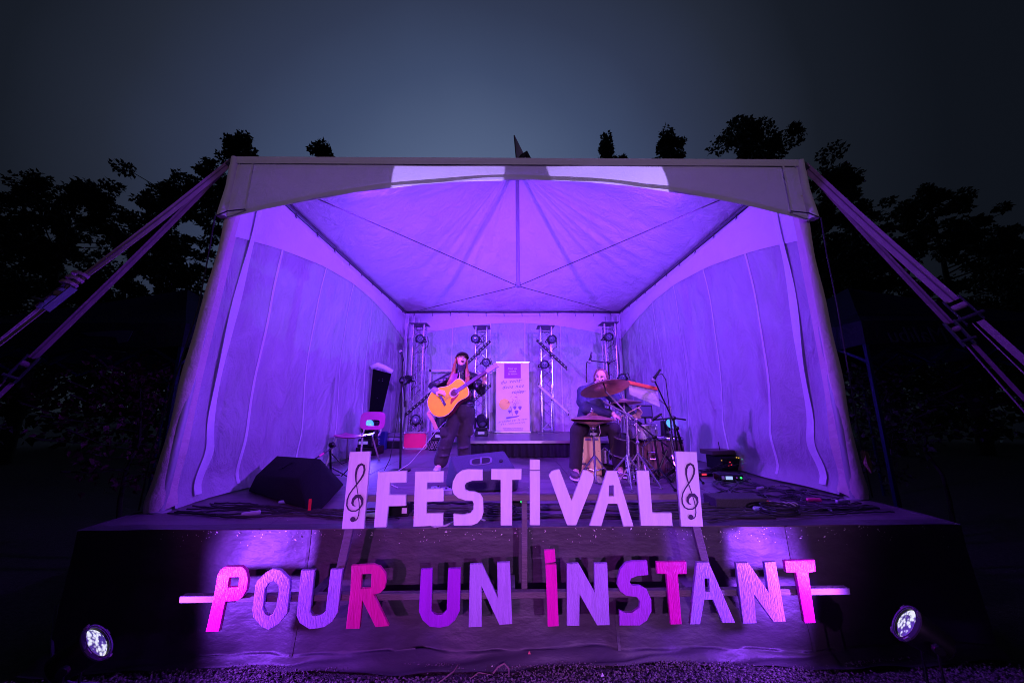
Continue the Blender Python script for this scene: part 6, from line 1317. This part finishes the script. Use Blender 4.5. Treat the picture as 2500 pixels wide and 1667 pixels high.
# cables over the deck
def wander(p, q, n, amp, r_, z=.812):
    p, q = Vector((p[0], p[1], z)), Vector((q[0], q[1], z)); d = q-p; s = Vector((-d.y, d.x, 0)).normalized(); a1, a2, p1, p2 = r_.uniform(.4, 1), r_.uniform(.2, .7), r_.random()*6, r_.random()*6
    return [p+d*(i/n)+s*amp*(a1*math.sin(i/n*5+p1)-a1*math.sin(p1)*(1-i/n)+a2*math.sin(i/n*11+p2))+Vector((0, 0, .004*(i % 3 == 0))) for i in range(n+1)]
r_ = random.Random(11)
def cable(pts, rad, label, m=M_rubber): 
    b = MB(); b.tube(pts, rad, 6); return tag(b.build('cable', m), label, 'cable', 'cables lying on the deck')
M_cgrey = mat('cable_grey', (.05, .045, .055), .4)
for k in range(16):
    y0 = 2.80+.035*k; cable(wander((-1.1+r_.uniform(-.2, .9), y0), (1.3+r_.uniform(-.2, 1.3), 2.84+r_.uniform(0, .45)), 40, .07, r_), r_.choice([.006, .008, .010]), 'dark cable running along the stage front behind the letters', r_.choice([M_rubber, M_cgrey]))
for k in range(18):
    cable(wander((1.7+r_.uniform(0, .9), 2.95+r_.uniform(0, .5)), (2.5+r_.uniform(0, .45), 3.5+r_.uniform(0, 1.3)), 40, .16, r_), r_.choice([.006, .008]), 'dark cable tangled on the right of the deck', r_.choice([M_rubber, M_cgrey]))
for k in range(9):
    y = 2.76+.03*k; cable(wander((1.35, y), (3.0, y+.1+r_.uniform(0, .25)), 40, .05, r_), r_.choice([.006, .009]), 'dark cable running right along the deck edge', r_.choice([M_rubber, M_cgrey]))
for k in range(9):
    cable(wander((-2.95+r_.uniform(0, .3), 3.0+r_.uniform(0, .4)), (-1.2+r_.uniform(-.3, .3), 2.82+.04*k), 40, .07, r_), r_.choice([.006, .008]), 'dark cable on the deck left of the left clef board', r_.choice([M_rubber, M_cgrey]))
for c, rr2, lab in (((-.18, 2.95), .11, 'coiled dark cable behind the letter T'), ((2.05, 2.93), .13, 'coiled dark cable at the right of the deck edge')):
    cable([(c[0]+math.cos(a*.42)*rr2*(1+.12*math.sin(a*.13)), c[1]+math.sin(a*.42)*rr2*.8, .812+.0012*a) for a in range(60)], .007, lab)
cable([(-1.32, 7.35, 1.42), (-1.36, 6.8, 1.35), (-1.40, 6.2, 1.22), (-1.46, 5.6, 1.02), (-1.52, 5.1, .87), (-1.60, 4.75, .815), (-1.62, 4.3, .812), (-1.3, 3.9, .812)], .0042, 'white cable falling from behind the guitar to the deck', mat('cable_white', (.8, .76, .8), .4))
cable([(-.72, 2.66, .90), (-.70, 2.62, .86), (-.64, 2.61, .835), (-.56, 2.62, .84), (-.48, 2.64, .87), (-.42, 2.68, .90), (-.30, 2.8, .815)], .007, 'pale cable loop hanging over the stage edge below the letter E', mat('cable_lilac', (.5, .42, .55), .4))
cable([(-3.3, 2.75, .3), (-3.2, 2.68, .12), (-2.98, 2.53, .025), (-2.78, 2.46, .02), (-2.6, 2.45, .02), (-2.45, 2.3, .02), (-2.36, 2.12, .04)], .009, 'thin cable on the ground feeding the left floodlight', mat('cable_violet', (.25, .16, .4), .4))
cable([(3.6, 2.5, .02), (3.0, 2.3, .02), (2.55, 2.25, .02), (2.2, 2.12, .04)], .009, 'thin cable on the ground feeding the right floodlight', MATS['cable_violet'])
# shackle hanging at the right post foot
b = MB(); b.tube([(3.215, 3.33, 1.23), (3.20, 3.31, 1.13), (3.24, 3.32, 1.06), (3.27, 3.34, 1.12), (3.255, 3.34, 1.22), (3.215, 3.33, 1.23)], .018, 8); tag(b.build('rope_bundle', mat('rope_tan', (.42, .28, .18), .8, bump=.6, bscale=60)), 'tan rope bundle tied at the foot of the right tent post', 'rope')
# flecks of paper and dust along the deck edge
r_ = np.random.default_rng(8); V = []; F = []
for i in range(420):
    if i < 260: x = r_.uniform(-2.6, 3.2); y = SF-.02-r_.uniform(0, .01); z = ST-abs(r_.normal(0, .05)); n_ = (0, -1, 0)
    else: x = r_.uniform(-2.6, 3.0); y = r_.uniform(2.75, 5.5); z = ST+.006
    s = r_.uniform(.002, .006)*(1 if r_.random() < .9 else 2); a = r_.uniform(0, 6.28); o = len(V)
    for k in range(4):
        u_, w_ = math.cos(a+k*1.57)*s*(1 if k % 2 else .5), math.sin(a+k*1.57)*s*(1 if k % 2 else .5)
        V.append((x+u_, y-.004*(i < 260) if i < 260 else y+w_, z+w_ if i < 260 else z))
    F.append((o, o+1, o+2, o+3))
me = bpy.data.meshes.new('litter'); me.from_pydata(V, [], F); tag(finish(me, 'litter', M_teeth, None, 0, fix=False), 'white flecks of paper along the stage edge and deck', 'litter', kind='stuff')
# twigs and a dry leaf on the ground cloth
M_twig = mat('twig', (.28, .17, .14), .8)
def twig(pts, lab, r=.004): b = MB(); b.tube(pts, [r]*(len(pts)-1)+[r*.4], 6); tag(b.build('twig', M_twig), lab, 'twig', 'twigs on the ground cloth')
twig([(-.22, 2.50, .02), (-.19, 2.53, .035), (-.15, 2.535, .05), (-.12, 2.51, .035), (-.12, 2.47, .02)], 'curled pinkish twig below the letter U', .005)
twig([(-.55, 2.44, .012), (-.47, 2.52, .02), (-.45, 2.58, .02)], 'thin straight twig left of the curled one')
twig([(-.36, 2.47, .012), (-.31, 2.50, .025), (-.22, 2.485, .02)], 'short bent twig beside the curled one', .003)
twig([(.02, 2.60, .02), (-.06, 2.585, .025), (-.02, 2.62, .03)], 'twig beside the dry red leaf', .003)
b = MB(); lf = [(0, 0), (.02, .012), (.045, .004), (.036, .02), (.05, .036), (.028, .034), (.014, .055), (.004, .034), (-.02, .04), (-.012, .022), (-.03, .01)]
b.add([(.0+x, 2.60+z*.4, .018+z*.75+.006*math.sin(x*80)) for x, z in lf], [tuple(range(len(lf)))]); b.add([(.0+x, 2.604+z*.4, .018+z*.75+.006*math.sin(x*80)) for x, z in lf], [tuple(range(len(lf)))]); tag(b.build('dry_leaf', mat('leaf_red', (.75, .16, .14), .7), smooth=0), 'dry red maple leaf standing on the ground cloth below the letter I', 'leaf')
for x, y, lab in ((.45, 2.47, 'white paper scrap on the ground cloth edge right of the leaf'), (-.24, 2.545, 'white paper scrap beside the curled twig')):
    hull('paper_scrap', [(x, y, .012), (x+.022, y+.006, .013), (x+.012, y+.004, .034), (x+.004, y+.01, .014)], M_teeth, None, 0); tag(bpy.context.scene.objects[-1] if False else C.objects[-1], lab, 'paper')
